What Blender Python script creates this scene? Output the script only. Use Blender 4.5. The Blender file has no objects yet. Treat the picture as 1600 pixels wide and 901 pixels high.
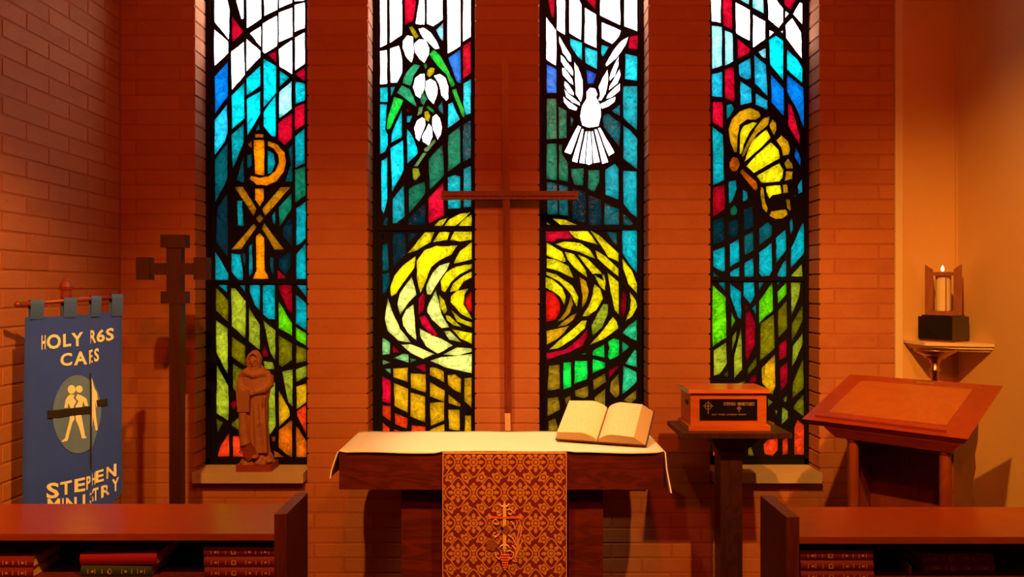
import bpy, bmesh, math, random
from mathutils import Vector, Matrix, Euler
from mathutils.geometry import delaunay_2d_cdt
random.seed(7)
C = bpy.context.scene.collection
SC = bpy.context.scene
PI = math.pi

# ------------------------------------------------------------------ camera
F = 1200.0; CX, CY, EYE = 800.0, 450.5, 1.6
cam_d = bpy.data.cameras.new('camera'); cam = bpy.data.objects.new('camera', cam_d); C.objects.link(cam)
cam_d.sensor_width = 36.0; cam_d.lens = 27.0; cam_d.clip_start = 0.05
cam.location = (0, 0, EYE); cam.rotation_euler = (PI/2, 0, 0)
SC.camera = cam

# ------------------------------------------------------------------ world (bright overcast day behind the glass)
w = bpy.data.worlds.new('overcast_sky'); SC.world = w; w.use_nodes = True
bg = w.node_tree.nodes['Background']
bg.inputs['Color'].default_value = (0.95, 0.98, 1.0, 1); bg.inputs['Strength'].default_value = 15.0
SKY_GAIN = 7.7

# ------------------------------------------------------------------ ceiling spot lamps (warm), plus an added red wash
def spot(name, loc, target, power, angle=70, blend=0.5, size=0.05, col=(1.0, 0.36, 0.085)):
    d = bpy.data.lights.new(name, 'SPOT'); o = bpy.data.objects.new(name, d); C.objects.link(o)
    d.energy = power; d.color = col; d.spot_size = math.radians(angle); d.spot_blend = blend; d.shadow_soft_size = size
    o.location = loc
    o.rotation_euler = (Vector(target) - Vector(loc)).to_track_quat('-Z', 'Y').to_euler()
    return o
spot('ceiling_or_added_spot', (-0.75, 0.60, 3.90), (-0.90, 3.90, 0.40), 570, 48, 1.0, 0.04, col=(1.0, 0.40, 0.060))
spot('ceiling_or_added_spot', (1.05, 0.60, 3.90), (0.75, 3.90, 0.50), 570, 48, 1.0, 0.04, col=(1.0, 0.42, 0.070))
spot('ceiling_or_added_spot', (0.55, 0.60, 3.90), (-2.04, 2.70, 1.20), 820, 32, 1.0, 0.04, col=(1.0, 0.42, 0.050))
spot('ceiling_or_added_spot', (0.10, 0.60, 3.90), (2.32, 3.55, 1.10), 760, 40, 1.0, 0.04, col=(1.0, 0.43, 0.060))
spot('ceiling_or_added_spot', (0.10, -0.40, 3.90), (0.00, 4.00, 2.50), 300, 80, 1.0, 0.10, col=(1.0, 0.085, 0.008))  # invented red wash lamp, added only to redden the upper wall
spot('altar_downlight', (-0.05, 3.00, 3.90), (0.05, 3.42, 0.91), 280, 28, 0.7, 0.03, col=(1.0, 0.64, 0.28))

SC.view_settings.view_transform = 'Standard'; SC.view_settings.look = 'None'
SC.view_settings.exposure = 0.0; SC.view_settings.gamma = 1.0; SC.view_settings.use_curve_mapping = False

# ------------------------------------------------------------------ helpers
def lin(c):
    return tuple(((v/255)/12.92 if v/255 <= 0.04045 else ((v/255+0.055)/1.055)**2.4) for v in c)
def U(px, py, D):
    """world point seen at a pixel of the 1600x901 frame at depth D"""
    return Vector(((px-CX)/F*D, D, EYE-(py-CY)/F*D))
BASE = {}
def thing(name, label, cat, loc=(0, 0, 0), group=None):
    o = bpy.data.objects.new(name, None); C.objects.link(o); o.location = loc
    o.empty_display_size = 0.05
    o['label'] = label; o['category'] = cat
    if group: o['group'] = group
    BASE[o] = Vector(loc)
    return o
def tag(o, label, cat, group=None):
    o['label'] = label; o['category'] = cat
    if group: o['group'] = group
    return o
def obj(name, bm, mat, parent=None, loc=None, smooth=False, bevel=0.0, seg=1, recalc=True, label=None):
    """bm holds WORLD coordinates; they are made local to the parent's base (or loc)"""
    base = BASE.get(parent, Vector((0, 0, 0))) if parent is not None else Vector(loc or (0, 0, 0))
    if bevel:
        es = [e for e in bm.edges if len(e.link_faces) == 2 and e.calc_face_angle(0) > 0.5]
        bmesh.ops.bevel(bm, geom=es, offset=bevel, segments=seg, affect='EDGES', profile=0.5, clamp_overlap=True)
    if recalc: bmesh.ops.recalc_face_normals(bm, faces=bm.faces[:])
    bmesh.ops.translate(bm, verts=bm.verts[:], vec=-base)
    me = bpy.data.meshes.new(name); bm.to_mesh(me); bm.free()
    if isinstance(mat, (list, tuple)):
        for m in mat: me.materials.append(m)
    else: me.materials.append(mat)
    if smooth: me.polygons.foreach_set('use_smooth', [True]*len(me.polygons))
    o = bpy.data.objects.new(name, me); C.objects.link(o)
    BASE[o] = base
    if parent is not None: o.parent = parent
    else: o.location = base
    if label: o['label'] = label
    return o
def struct(name, bm, mat, **k):
    o = obj(name, bm, mat, **k); o['kind'] = 'structure'; return o
def NB(): return bmesh.new()
def quadhull(bm, lo, hi):
    """8 corners: lower four and upper four"""
    v = [bm.verts.new(p) for p in list(lo)+list(hi)]
    n = len(lo)
    bm.faces.new(v[:n][::-1]); bm.faces.new(v[n:])
    for i in range(n):
        j = (i+1) % n
        bm.faces.new((v[i], v[j], v[n+j], v[n+i]))
    return v
def box(bm, x0, x1, y0, y1, z0, z1):
    quadhull(bm, [(x0, y0, z0), (x1, y0, z0), (x1, y1, z0), (x0, y1, z0)], [(x0, y0, z1), (x1, y0, z1), (x1, y1, z1), (x0, y1, z1)])
def obox(bm, o, u, v, n, a, b, c):
    """box in a local frame: o origin, axes u v n, ranges a b c"""
    P = lambda i, j, k: o+u*a[i]+v*b[j]+n*c[k]
    quadhull(bm, [P(0, 0, 0), P(1, 0, 0), P(1, 1, 0), P(0, 1, 0)], [P(0, 0, 1), P(1, 0, 1), P(1, 1, 1), P(0, 1, 1)])
def prism(bm, pts, d):
    """polygon (world pts) extruded by vector d"""
    d = Vector(d); pts = [Vector(p) for p in pts]
    quadhull(bm, pts, [p+d for p in pts])
def lathe(bm, c, prof, n=24):
    c = Vector(c); rings = []
    for r, z in prof:
        rings.append([bm.verts.new(c+Vector((max(r, 1e-4)*math.cos(2*PI*i/n), max(r, 1e-4)*math.sin(2*PI*i/n), z))) for i in range(n)])
    for a, b in zip(rings, rings[1:]):
        for i in range(n):
            bm.faces.new((a[i], a[(i+1) % n], b[(i+1) % n], b[i]))
    bm.faces.new(rings[0][::-1]); bm.faces.new(rings[-1])
def tube(bm, pts, rad, n=8):
    pts = [Vector(p) for p in pts]
    if not isinstance(rad, (list, tuple)): rad = [rad]*len(pts)
    rings = []; up = Vector((0, 0, 1))
    for i, p in enumerate(pts):
        t = (pts[min(i+1, len(pts)-1)]-pts[max(i-1, 0)]).normalized()
        s = t.cross(up)
        if s.length < 0.05: s = t.cross(Vector((0, 1, 0)))
        s.normalize(); q = s.cross(t)
        rings.append([bm.verts.new(p+(s*math.cos(2*PI*k/n)+q*math.sin(2*PI*k/n))*rad[i]) for k in range(n)])
    for a, b in zip(rings, rings[1:]):
        for k in range(n):
            bm.faces.new((a[k], a[(k+1) % n], b[(k+1) % n], b[k]))
    bm.faces.new(rings[0][::-1]); bm.faces.new(rings[-1])
def ball(bm, c, r, rot=None, u=14, v=9):
    m = Matrix.Translation(Vector(c))
    if rot is not None: m = m @ rot.to_matrix().to_4x4()
    if not isinstance(r, (list, tuple)): r = (r, r, r)
    m = m @ Matrix.Diagonal((r[0], r[1], r[2], 1))
    bmesh.ops.create_uvsphere(bm, u_segments=u, v_segments=v, radius=1.0, matrix=m)
def copy_tree(o, parent=None):
    c = o.copy(); C.objects.link(c)
    if parent is not None: c.parent = parent
    for ch in list(o.children): copy_tree(ch, c)
    return c

# ------------------------------------------------------------------ materials
class NT:
    def __init__(s, name):
        s.m = bpy.data.materials.new(name); s.m.use_nodes = True
        s.t = s.m.node_tree; s.t.nodes.clear()
        s.out = s.t.nodes.new('ShaderNodeOutputMaterial')
    def n(s, typ, **k):
        x = s.t.nodes.new(typ)
        for a, b in k.items(): setattr(x, a, b)
        return x
    def l(s, a, b): s.t.links.new(a, b)
    def set(s, sock, v):
        if hasattr(v, 'links') or hasattr(v, 'is_linked'): s.l(v, sock)
        else: sock.default_value = v
    def math(s, op, a, b=None, c=None):
        x = s.n('ShaderNodeMath', operation=op)
        s.set(x.inputs[0], a)
        if b is not None: s.set(x.inputs[1], b)
        if c is not None: s.set(x.inputs[2], c)
        return x.outputs[0]
    def mix(s, f, a, b, mode='MIX'):
        x = s.n('ShaderNodeMix', data_type='RGBA', blend_type=mode)
        s.set(x.inputs[0], f); s.set(x.inputs[6], a if not isinstance(a, tuple) else (*a[:3], 1)); s.set(x.inputs[7], b if not isinstance(b, tuple) else (*b[:3], 1))
        return x.outputs[2]
    def noise(s, vec, scale, detail=3, rough=0.5, dist=0.0):
        x = s.n('ShaderNodeTexNoise'); s.l(vec, x.inputs['Vector'])
        x.inputs['Scale'].default_value = scale; x.inputs['Detail'].default_value = detail
        x.inputs['Roughness'].default_value = rough; x.inputs['Distortion'].default_value = dist
        return x.outputs['Fac']
    def ramp(s, f, stops):
        x = s.n('ShaderNodeValToRGB'); s.l(f, x.inputs[0])
        e = x.color_ramp.elements
        e[0].position = stops[0][0]; e[0].color = (*stops[0][1], 1)
        e[1].position = stops[-1][0]; e[1].color = (*stops[-1][1], 1)
        for p, c in stops[1:-1]:
            q = e.new(p); q.color = (*c, 1)
        return x.outputs[0]
    def coords(s, scale=(1, 1, 1), rnd=False):
        tc = s.n('ShaderNodeTexCoord'); mp = s.n('ShaderNodeMapping')
        s.l(tc.outputs['Object'], mp.inputs['Vector']); mp.inputs['Scale'].default_value = scale
        if rnd:
            oi = s.n('ShaderNodeObjectInfo'); v = s.n('ShaderNodeVectorMath', operation='SCALE')
            v.inputs[0].default_value = (17.3, 9.1, 23.7); s.l(oi.outputs['Random'], v.inputs['Scale'])
            s.l(v.outputs[0], mp.inputs['Location'])
        return mp.outputs[0]
    def principled(s, col, rough=0.5, metal=0.0, coat=0.0, spec=0.5, bump=None, bs=0.3, bd=0.01, sheen=0.0):
        b = s.n('ShaderNodeBsdfPrincipled')
        s.set(b.inputs['Base Color'], col if not isinstance(col, tuple) else (*col[:3], 1))
        s.set(b.inputs['Roughness'], rough); b.inputs['Metallic'].default_value = metal
        b.inputs['Coat Weight'].default_value = coat; b.inputs['Coat Roughness'].default_value = 0.2
        b.inputs['Specular IOR Level'].default_value = spec; b.inputs['Sheen Weight'].default_value = sheen
        if bump is not None:
            bp = s.n('ShaderNodeBump'); bp.inputs['Strength'].default_value = bs; bp.inputs['Distance'].default_value = bd
            s.l(bump, bp.inputs['Height']); s.l(bp.outputs[0], b.inputs['Normal'])
        s.l(b.outputs[0], s.out.inputs[0])
        return s.m
def plain(name, col, rough=0.6, metal=0.0, var=0.12, scale=30, coat=0.0, spec=0.5, bump=0.0):
    s = NT(name); v = s.coords(rnd=True); f = s.noise(v, scale, 4, 0.6)
    c = s.mix(f, tuple(x*(1-var) for x in col), tuple(min(1, x*(1+var)) for x in col))
    return s.principled(c, rough, metal, coat, spec, f if bump else None, bump)
def wood(name, dark, light, rough=0.4, scale=(1, 1, 1), coat=0.0, rings=9.0, spec=0.5):
    """grain runs along the axis with the smallest scale"""
    s = NT(name); v = s.coords(scale, True)
    n1 = s.noise(v, 2.2, 3, 0.5, 0.6)
    g = s.math('FRACT', s.math('MULTIPLY', n1, rings))
    g = s.math('ABSOLUTE', s.math('SUBTRACT', g, 0.5))
    fine = s.noise(v, 38, 4, 0.65)
    f = s.math('ADD', s.math('MULTIPLY', g, 0.75), s.math('MULTIPLY', fine, 0.6))
    c = s.ramp(f, [(0.15, dark), (0.85, light)])
    return s.principled(c, rough, 0, coat, spec, fine, 0.08, 0.002)

M = {}
# brick
s = NT('brick_clay'); v = s.coords((1, 1, 1.8), True); oi = s.n('ShaderNodeObjectInfo')
n1 = s.noise(v, 9, 5, 0.6); n2 = s.noise(v, 60, 4, 0.7)
c = s.mix(oi.outputs['Random'], (0.36, 0.105, 0.042), (0.48, 0.165, 0.070))
c = s.mix(s.math('MULTIPLY', n1, 0.9), c, (0.52, 0.195, 0.085))
c = s.mix(s.math('GREATER_THAN', n2, 0.66), c, (0.34, 0.085, 0.045))
M['brick'] = s.principled(c, 0.85, bump=s.math('ADD', n1, s.math('MULTIPLY', n2, 0.5)), bs=0.35, bd=0.005, spec=0.2)
s = NT('mortar'); v = s.coords(); n1 = s.noise(v, 45, 5, 0.7)
M['mortar'] = s.principled(s.mix(n1, (0.36, 0.105, 0.044), (0.47, 0.155, 0.066)), 0.95, bump=n1, bs=0.6, bd=0.004, spec=0.1)
s = NT('cream_plaster'); v = s.coords(); n1 = s.noise(v, 3, 4, 0.55); n2 = s.noise(v, 90, 3, 0.6)
M['plaster'] = s.principled(s.mix(n1, (0.68, 0.40, 0.155), (0.74, 0.45, 0.18)), 0.8, bump=n2, bs=0.12, bd=0.002, spec=0.25)
M['trim'] = plain('cream_trim_paint', (0.78, 0.58, 0.36), 0.5, var=0.04)
M['stone'] = plain('cream_stone_sill', (0.56, 0.42, 0.26), 0.6, var=0.10, scale=18)
M['carpet'] = plain('red_carpet', (0.14, 0.025, 0.015), 0.95, var=0.3, scale=160)
M['ceiling'] = plain('ceiling_paint', (0.45, 0.30, 0.20), 0.9)
M['rearwall'] = plain('rear_wall_paint', (0.30, 0.13, 0.07), 0.9)
# lead / matrix between the panes
s = NT('black_glazing_matrix'); v = s.coords(); n1 = s.noise(v, 70, 4, 0.6)
M['came'] = s.principled(s.mix(n1, (0.003, 0.0025, 0.0025), (0.007, 0.005, 0.004)), 0.6, bump=n1, bs=0.5, bd=0.003, spec=0.15)
# coloured glass: daylight from outside scatters through, ripples vary its thickness
s = NT('stained_glass'); oi = s.n('ShaderNodeObjectInfo'); v = s.coords((1, 1, 1), True)
n1 = s.noise(v, 16, 2, 0.5, 1.6); n2 = s.noise(v, 42, 3, 0.55, 2.2)
rip = s.math('ADD', s.math('MULTIPLY', n1, 0.6), s.math('MULTIPLY', n2, 0.5))
val = s.n('ShaderNodeMapRange'); s.l(rip, val.inputs[0])
for i, q in enumerate((0.38, 0.74, 0.45, 1.65)): val.inputs[i+1].default_value = q
hsv = s.n('ShaderNodeMix', data_type='RGBA', blend_type='MULTIPLY'); hsv.inputs[0].default_value = 1
s.l(oi.outputs['Color'], hsv.inputs[6]); s.l(val.outputs[0], hsv.inputs[7])
glint = s.math('MULTIPLY', s.math('GREATER_THAN', n2, 0.655), 0.30)  # bright glints painted into the glass colour
colr = s.mix(glint, hsv.outputs[2], s.mix(1.0, oi.outputs['Color'], (2.6, 2.5, 2.1), 'MULTIPLY'))
tr = s.n('ShaderNodeBsdfTranslucent'); s.l(colr, tr.inputs[0])
gl = s.n('ShaderNodeBsdfGlossy'); gl.inputs['Roughness'].default_value = 0.12
bp = s.n('ShaderNodeBump'); bp.inputs['Strength'].default_value = 0.7; bp.inputs['Distance'].default_value = 0.006
s.l(rip, bp.inputs['Height']); s.l(bp.outputs[0], gl.inputs['Normal'])
mx = s.n('ShaderNodeMixShader'); mx.inputs[0].default_value = 0.02
s.l(tr.outputs[0], mx.inputs[1]); s.l(gl.outputs[0], mx.inputs[2]); s.l(mx.outputs[0], s.out.inputs[0])
M['glass'] = s.m
s = NT('clear_glass_back'); tp = s.n('ShaderNodeBsdfTransparent'); s.l(tp.outputs[0], s.out.inputs[0]); M['glassback'] = s.m
# woods
M['altarwood'] = wood('dark_altar_oak', (0.055, 0.005, 0.0015), (0.17, 0.020, 0.005), 0.42, (0.8, 3, 5))
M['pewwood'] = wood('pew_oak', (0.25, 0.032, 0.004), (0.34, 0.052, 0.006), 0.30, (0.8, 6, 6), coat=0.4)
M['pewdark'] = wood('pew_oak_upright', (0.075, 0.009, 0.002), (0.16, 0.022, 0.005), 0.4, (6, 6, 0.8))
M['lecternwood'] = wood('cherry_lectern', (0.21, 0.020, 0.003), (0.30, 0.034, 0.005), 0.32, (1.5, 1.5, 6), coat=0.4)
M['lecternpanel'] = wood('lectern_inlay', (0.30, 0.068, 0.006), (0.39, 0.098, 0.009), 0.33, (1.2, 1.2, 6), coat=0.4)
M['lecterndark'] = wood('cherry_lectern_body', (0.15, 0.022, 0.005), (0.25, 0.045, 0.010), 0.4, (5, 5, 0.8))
M['boxwood'] = wood('box_oak', (0.50, 0.095, 0.012), (0.66, 0.155, 0.025), 0.35, (0.9, 4, 6), coat=0.3)
M['standwood'] = wood('stand_walnut', (0.030, 0.008, 0.004), (0.075, 0.020, 0.009), 0.4, (4, 4, 0.8))
M['crosswood'] = wood('wall_cross_wood', (0.13, 0.012, 0.004), (0.24, 0.028, 0.008), 0.4, (4, 4, 0.6))
M['crosstip'] = plain('cross_pale_foot', (0.72, 0.42, 0.24), 0.4)
M['procwood'] = wood('processional_cross_wood', (0.026, 0.003, 0.001), (0.055, 0.006, 0.002), 0.45, (4, 4, 0.8))
M['rodwood'] = wood('banner_rod_wood', (0.14, 0.02, 0.014), (0.26, 0.04, 0.025), 0.35, (1, 1, 4))
M['framewood'] = wood('candle_frame_wood', (0.20, 0.045, 0.016), (0.32, 0.085, 0.03), 0.45, (5, 5, 1))
M['plinthwood'] = wood('plinth_wood', (0.22, 0.03, 0.012), (0.32, 0.055, 0.02), 0.45, (1, 4, 4))
# cloths and others
s = NT('white_linen'); v = s.coords(); n1 = s.noise(v, 240, 3, 0.6); n2 = s.noise(v, 5, 3, 0.5)
M['linen'] = s.principled(s.mix(n2, (0.78, 0.72, 0.62), (0.84, 0.79, 0.70)), 0.85, bump=n1, bs=0.15, bd=0.002, spec=0.2)
s = NT('blue_banner_cloth'); v = s.coords(); n1 = s.noise(v, 7, 4, 0.6); n2 = s.noise(v, 260, 2, 0.5)
M['banner'] = s.principled(s.mix(n1, (0.020, 0.060, 0.80), (0.034, 0.092, 0.98)), 0.8, bump=n2, bs=0.15, bd=0.002, sheen=0.15, spec=0.2)
M['bannertab'] = plain('banner_tab_cloth', (0.04, 0.11, 0.62), 0.85)
M['emblemdisc'] = plain('grey_blue_disc', (0.10, 0.21, 0.70), 0.85)
M['lettering'] = plain('white_lettering', (0.88, 0.86, 0.88), 0.8, var=0.03)
M['blackcloth'] = plain('black_cloth', (0.010, 0.008, 0.008), 0.85)
M['terracotta'] = plain('carved_statue', (0.36, 0.14, 0.06), 0.7, var=0.16, scale=45, bump=0.2)
M['blackmarble'] = plain('black_marble', (0.008, 0.008, 0.007), 0.12, var=0.9, scale=25, coat=0.6)
M['plaque'] = plain('black_plaque', (0.006, 0.005, 0.005), 0.3)
M['engraving'] = plain('plaque_engraving', (0.42, 0.22, 0.16), 0.5)
M['brass'] = plain('brass', (0.62, 0.32, 0.14), 0.3, 1.0, var=0.05)
M['goldplate'] = plain('small_gold_plate', (0.45, 0.26, 0.08), 0.35, 0.7, var=0.05)
M['wax'] = plain('candle_glass', (0.80, 0.62, 0.42), 0.45, var=0.05)
M['redcover'] = plain('red_hymnal_cover', (0.20, 0.010, 0.010), 0.5, var=0.15)
M['brightred'] = plain('red_book_cover', (0.30, 0.006, 0.012), 0.45, var=0.1)
M['greencover'] = plain('green_book_cover', (0.035, 0.045, 0.016), 0.55, var=0.15)
M['goldprint'] = plain('gold_print', (0.55, 0.24, 0.10), 0.5)
s = NT('page_edges'); v = s.coords((1, 1, 1)); n1 = s.noise(v, 150, 3, 0.6)
M['pageedge'] = s.principled(s.mix(n1, (0.46, 0.29, 0.12), (0.60, 0.40, 0.18)), 0.8)
s = NT('printed_pages'); v = s.coords(); sx = s.n('ShaderNodeSeparateXYZ'); s.l(v, sx.inputs[0])
lines = s.math('GREATER_THAN', s.math('FRACT', s.math('MULTIPLY', sx.outputs[1], 150.0)), 0.5)
wrd = s.math('GREATER_THAN', s.noise(v, 130, 2, 0.5), 0.46)
M['pages'] = s.principled(s.mix(s.math('MULTIPLY', s.math('MULTIPLY', lines, wrd), 0.35), (0.80, 0.66, 0.42), (0.45, 0.34, 0.2)), 0.8, spec=0.2)
s = NT('candle_flame'); em = s.n('ShaderNodeEmission'); em.inputs[0].default_value = (1, 0.72, 0.28, 1); em.inputs[1].default_value = 9
s.l(em.outputs[0], s.out.inputs[0]); M['flame'] = s.m
M['silkgold'] = plain('gold_embroidery', (0.86, 0.50, 0.14), 0.5, var=0.2, scale=200)
M['silkred'] = plain('red_embroidery', (0.72, 0.12, 0.04), 0.5, var=0.2, scale=200)
M['silkbrown'] = plain('brown_embroidery', (0.26, 0.06, 0.02), 0.6, var=0.2, scale=200)
M['silkvine'] = plain('vine_embroidery', (0.80, 0.34, 0.13), 0.5, var=0.2, scale=200)
M['paper'] = plain('paper', (0.6, 0.5, 0.42), 0.8)
# brocade: ogee medallions, half-drop repeat
s = NT('gold_red_brocade'); v = s.coords(); sx = s.n('ShaderNodeSeparateXYZ'); s.l(v, sx.inputs[0])
PX, PZ = 0.1303, 0.256
ux = s.math('DIVIDE', sx.outputs[0], PX); uz = s.math('DIVIDE', sx.outputs[2], PZ)
def cell(ox, oz):
    fx = s.math('SUBTRACT', s.math('FRACT', s.math('ADD', ux, ox)), 0.5)
    fz = s.math('MULTIPLY', s.math('SUBTRACT', s.math('FRACT', s.math('ADD', uz, oz)), 0.5), PZ/PX)
    r = s.math('SQRT', s.math('ADD', s.math('MULTIPLY', fx, fx), s.math('MULTIPLY', fz, fz)))
    return fx, fz, r, s.math('ARCTAN2', fz, fx)
def medal(ox, oz):
    fx, fz, r, th = cell(ox, oz)
    c4 = s.math('COSINE', s.math('MULTIPLY', th, 4)); c2 = s.math('COSINE', s.math('MULTIPLY', th, 2)); c8 = s.math('COSINE', s.math('MULTIPLY', th, 8))
    cusp = s.math('POWER', s.math('SUBTRACT', 1.0, s.math('ABSOLUTE', s.math('COSINE', th))), 3.0)
    R0 = s.math('ADD', s.math('MULTIPLY_ADD', c4, 0.040, 0.362), s.math('MULTIPLY', cusp, 0.085))
    line = s.math('LESS_THAN', s.math('ABSOLUTE', s.math('SUBTRACT', r, R0)), 0.022)
    inside = s.math('LESS_THAN', r, R0)
    core = s.math('MULTIPLY', s.math('LESS_THAN', r, s.math('MULTIPLY_ADD', c8, 0.012, 0.145)), s.math('GREATER_THAN', s.math('ABSOLUTE', s.math('SUBTRACT', r, 0.075)), 0.014))
    lobes = s.math('MULTIPLY', s.math('LESS_THAN', r, s.math('MULTIPLY_ADD', c8, 0.055, 0.268)), s.math('GREATER_THAN', r, 0.172))
    lobes = s.math('MULTIPLY', lobes, s.math('GREATER_THAN', c8, -0.62))
    pet = s.math('MAXIMUM', core, lobes)
    return line, s.math('LESS_THAN', r, s.math('ADD', R0, 0.05)), s.math('MULTIPLY', pet, inside)
def rosette(ox, oz, rad, k):
    fx, fz, r, th = cell(ox, oz)
    ck = s.math('COSINE', s.math('MULTIPLY', th, k))
    a = s.math('LESS_THAN', r, s.math('MULTIPLY_ADD', ck, rad*0.22, rad))
    return s.math('MULTIPLY', a, s.math('GREATER_THAN', s.math('ABSOLUTE', s.math('SUBTRACT', r, rad*0.42)), rad*0.10))
l1, i1, p1 = medal(0, 0); l2, i2, p2 = medal(0.5, 0.5)
line = s.math('MAXIMUM', l1, l2); ins = s.math('MAXIMUM', i1, i2); pet = s.math('MAXIMUM', p1, p2)
ros = s.math('MAXIMUM', rosette(0.5, 0, 0.13, 6), rosette(0, 0.5, 0.13, 6))
for ox, oz in ((0.25, 0.25), (0.75, 0.25), (0.25, 0.75), (0.75, 0.75)):
    ros = s.math('MAXIMUM', ros, rosette(ox, oz, 0.165, 5))
for ox, oz in ((0.5, 0.10), (0.5, 0.90), (0.0, 0.6), (0.0, 0.4)):
    ros = s.math('MAXIMUM', ros, rosette(ox, oz, 0.10, 4))
outm = s.math('MULTIPLY', ros, s.math('SUBTRACT', 1, ins))
gold = s.math('MAXIMUM', line, s.math('MAXIMUM', s.math('MULTIPLY', pet, ins), outm))
nz = s.noise(v, 420, 2, 0.6)
ground = s.mix(nz, (0.12, 0.005, 0.008), (0.19, 0.012, 0.012))
thread = s.mix(nz, (0.46, 0.18, 0.035), (0.62, 0.26, 0.06))
M['brocade'] = s.principled(s.mix(gold, ground, thread), s.math('MULTIPLY_ADD', gold, -0.2, 0.75), bump=s.math('ADD', gold, nz), bs=0.15, bd=0.001, spec=0.3)

# ------------------------------------------------------------------ room shell
YW, YG = 4.0, 4.15            # brick face, glass face
XL, XR, XB = -2.04, 2.32, 1.99
ZC = 4.0; YB = -3.0
OPEN = [(-1.650, -1.067), (-0.750, -0.193), (0.143, 0.710), (1.033, 1.600)]
ZO0, ZO1 = 0.593, 3.50
bm = NB(); box(bm, XL-0.2, XR+0.2, YB-0.2, 4.3, -0.1, 0); struct('floor', bm, M['carpet'])
bm = NB(); box(bm, XL-0.2, XR+0.2, YB-0.2, 4.3, ZC, ZC+0.1); struct('ceiling', bm, M['ceiling'])
bm = NB(); box(bm, XL-0.2, XR+0.2, YB-0.2, YB, 0, ZC); struct('wall_rear', bm, M['rearwall'])
G = 0.0075
bm = NB()                                       # mortar bed of the window wall
xs = [XL] + [x for a, b in OPEN for x in (a-G, b+G)] + [XB-0.006]
for i in range(0, len(xs), 2): box(bm, xs[i], xs[i+1], YW+0.0018, YG, 0, ZC)
for a, b in OPEN:
    box(bm, a-G, b+G, YW+0.0018, YG, 0, ZO0-G)
    box(bm, a-G, b+G, YW+0.0018, YG, ZO1, ZC)
wall_back = struct('wall_back', bm, M['mortar'])
bm = NB(); box(bm, XL-0.2, XL-0.003, YB, 4.3, 0, ZC); wall_left = struct('wall_left', bm, M['mortar'])
bm = NB(); box(bm, XR, XR+0.2, YB, 4.3, 0, ZC); struct('wall_right', bm, M['plaster'])
bm = NB(); box(bm, XB, XR, YW+0.01, 4.3, 0, ZC); struct('wall_alcove', bm, M['plaster'])
bm = NB(); box(bm, XB+0.002, XB+0.040, YW-0.012, YW+0.01, 0, ZC); struct('trim_1', bm, M['trim'], bevel=0.005, seg=2)
bm = NB(); box(bm, XR-0.008, XR, YW-0.004, YW+0.01, 0, ZC); struct('trim_2', bm, M['plaster'])

# bricks, one object each
H, JT = 0.0777, 0.0095
brick_cache = {}
def brick_mesh(l, d, h):
    k = (round(l, 3), round(d, 3), round(h, 3))
    if k not in brick_cache:
        bm = NB(); box(bm, -l/2, l/2, -d/2, d/2, -h/2, h/2)
        bmesh.ops.bevel(bm, geom=bm.edges[:], offset=0.0018, segments=1, affect='EDGES')
        me = bpy.data.meshes.new('brick'); bm.to_mesh(me); bm.free(); me.materials.append(M['brick'])
        brick_cache[k] = me
    return brick_cache[k]
def brick(l, d, h, loc, parent, rotz=0):
    o = bpy.data.objects.new('brick', brick_mesh(l, d, h)); C.objects.link(o)
    o.location = loc; o.rotation_euler = (random.uniform(-.003, .003), 0, rotz+random.uniform(-.002, .002)); o.parent = parent
    return o
def row_split(a, b, odd):
    L = 0.31; wd = b-a
    if wd < 0.36: return [(a, b)]
    if wd < 0.46: return [(a, a+L), (a+L, b)] if odd else [(a, b-L), (b-L, b)]
    cuts = []; x = XL + (0.08 if odd else 0.155+0.08)
    while x < b-0.04:
        if x > a+0.04: cuts.append(x)
        x += L
    e = [a]+cuts+[b]
    return list(zip(e, e[1:]))
Z0 = 0.5857 - 8*H + 1e-4
hidden = NB(); nb = 0
for k in range(0, 42):
    z0 = Z0+k*H; z1 = z0+H
    if z1 > 3.27: break
    if z0 < -0.04: continue
    if z0 > 0.58: iv = [(XL, OPEN[0][0])]+[(OPEN[i][1], OPEN[i+1][0]) for i in range(3)]+[(OPEN[3][1], XB)]
    else: iv = [(XL, XB)]
    for a, b in iv:
        for p, q in row_split(a, b, k % 2):
            l = q-p; lo = p+(0 if p == a else JT/2); hi = q-(0 if q == b else JT/2)
            hh = H-JT; zc = z0+H/2; dd = YG-YW-0.004
            jx = random.uniform(-.001, .001); jy = random.uniform(-0.0008, 0.0008)
            vis = zc > 0.46 or (0.08 < zc and lo > -1.12 and hi < 1.75)
            if vis:
                brick(hi-lo, dd, hh, ((lo+hi)/2+jx, YW+dd/2+jy, zc), wall_back); nb += 1
            else:
                box(hidden, lo, hi, YW+jy, YW+0.05, zc-hh/2, zc+hh/2)
o = obj('brick_courses', hidden, M['brick'], wall_back); o['kind'] = 'stuff'
for k in range(4, 42):                             # left wall
    z0 = Z0+k*H
    if z0 > 3.2: break
    y = YW+0.002-(0.155 if k % 2 else 0.31); y1 = YW-0.002
    while y1 > 2.12:
        y0 = max(y, 2.10)
        if y1-y0 > 0.05:
            brick(y1-y0-JT, 0.1, H-JT, (XL-0.05+random.uniform(-.0008, .0008), (y0+y1)/2, z0+H/2), wall_left, PI/2)
        y1 = y; y -= 0.31

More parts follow.
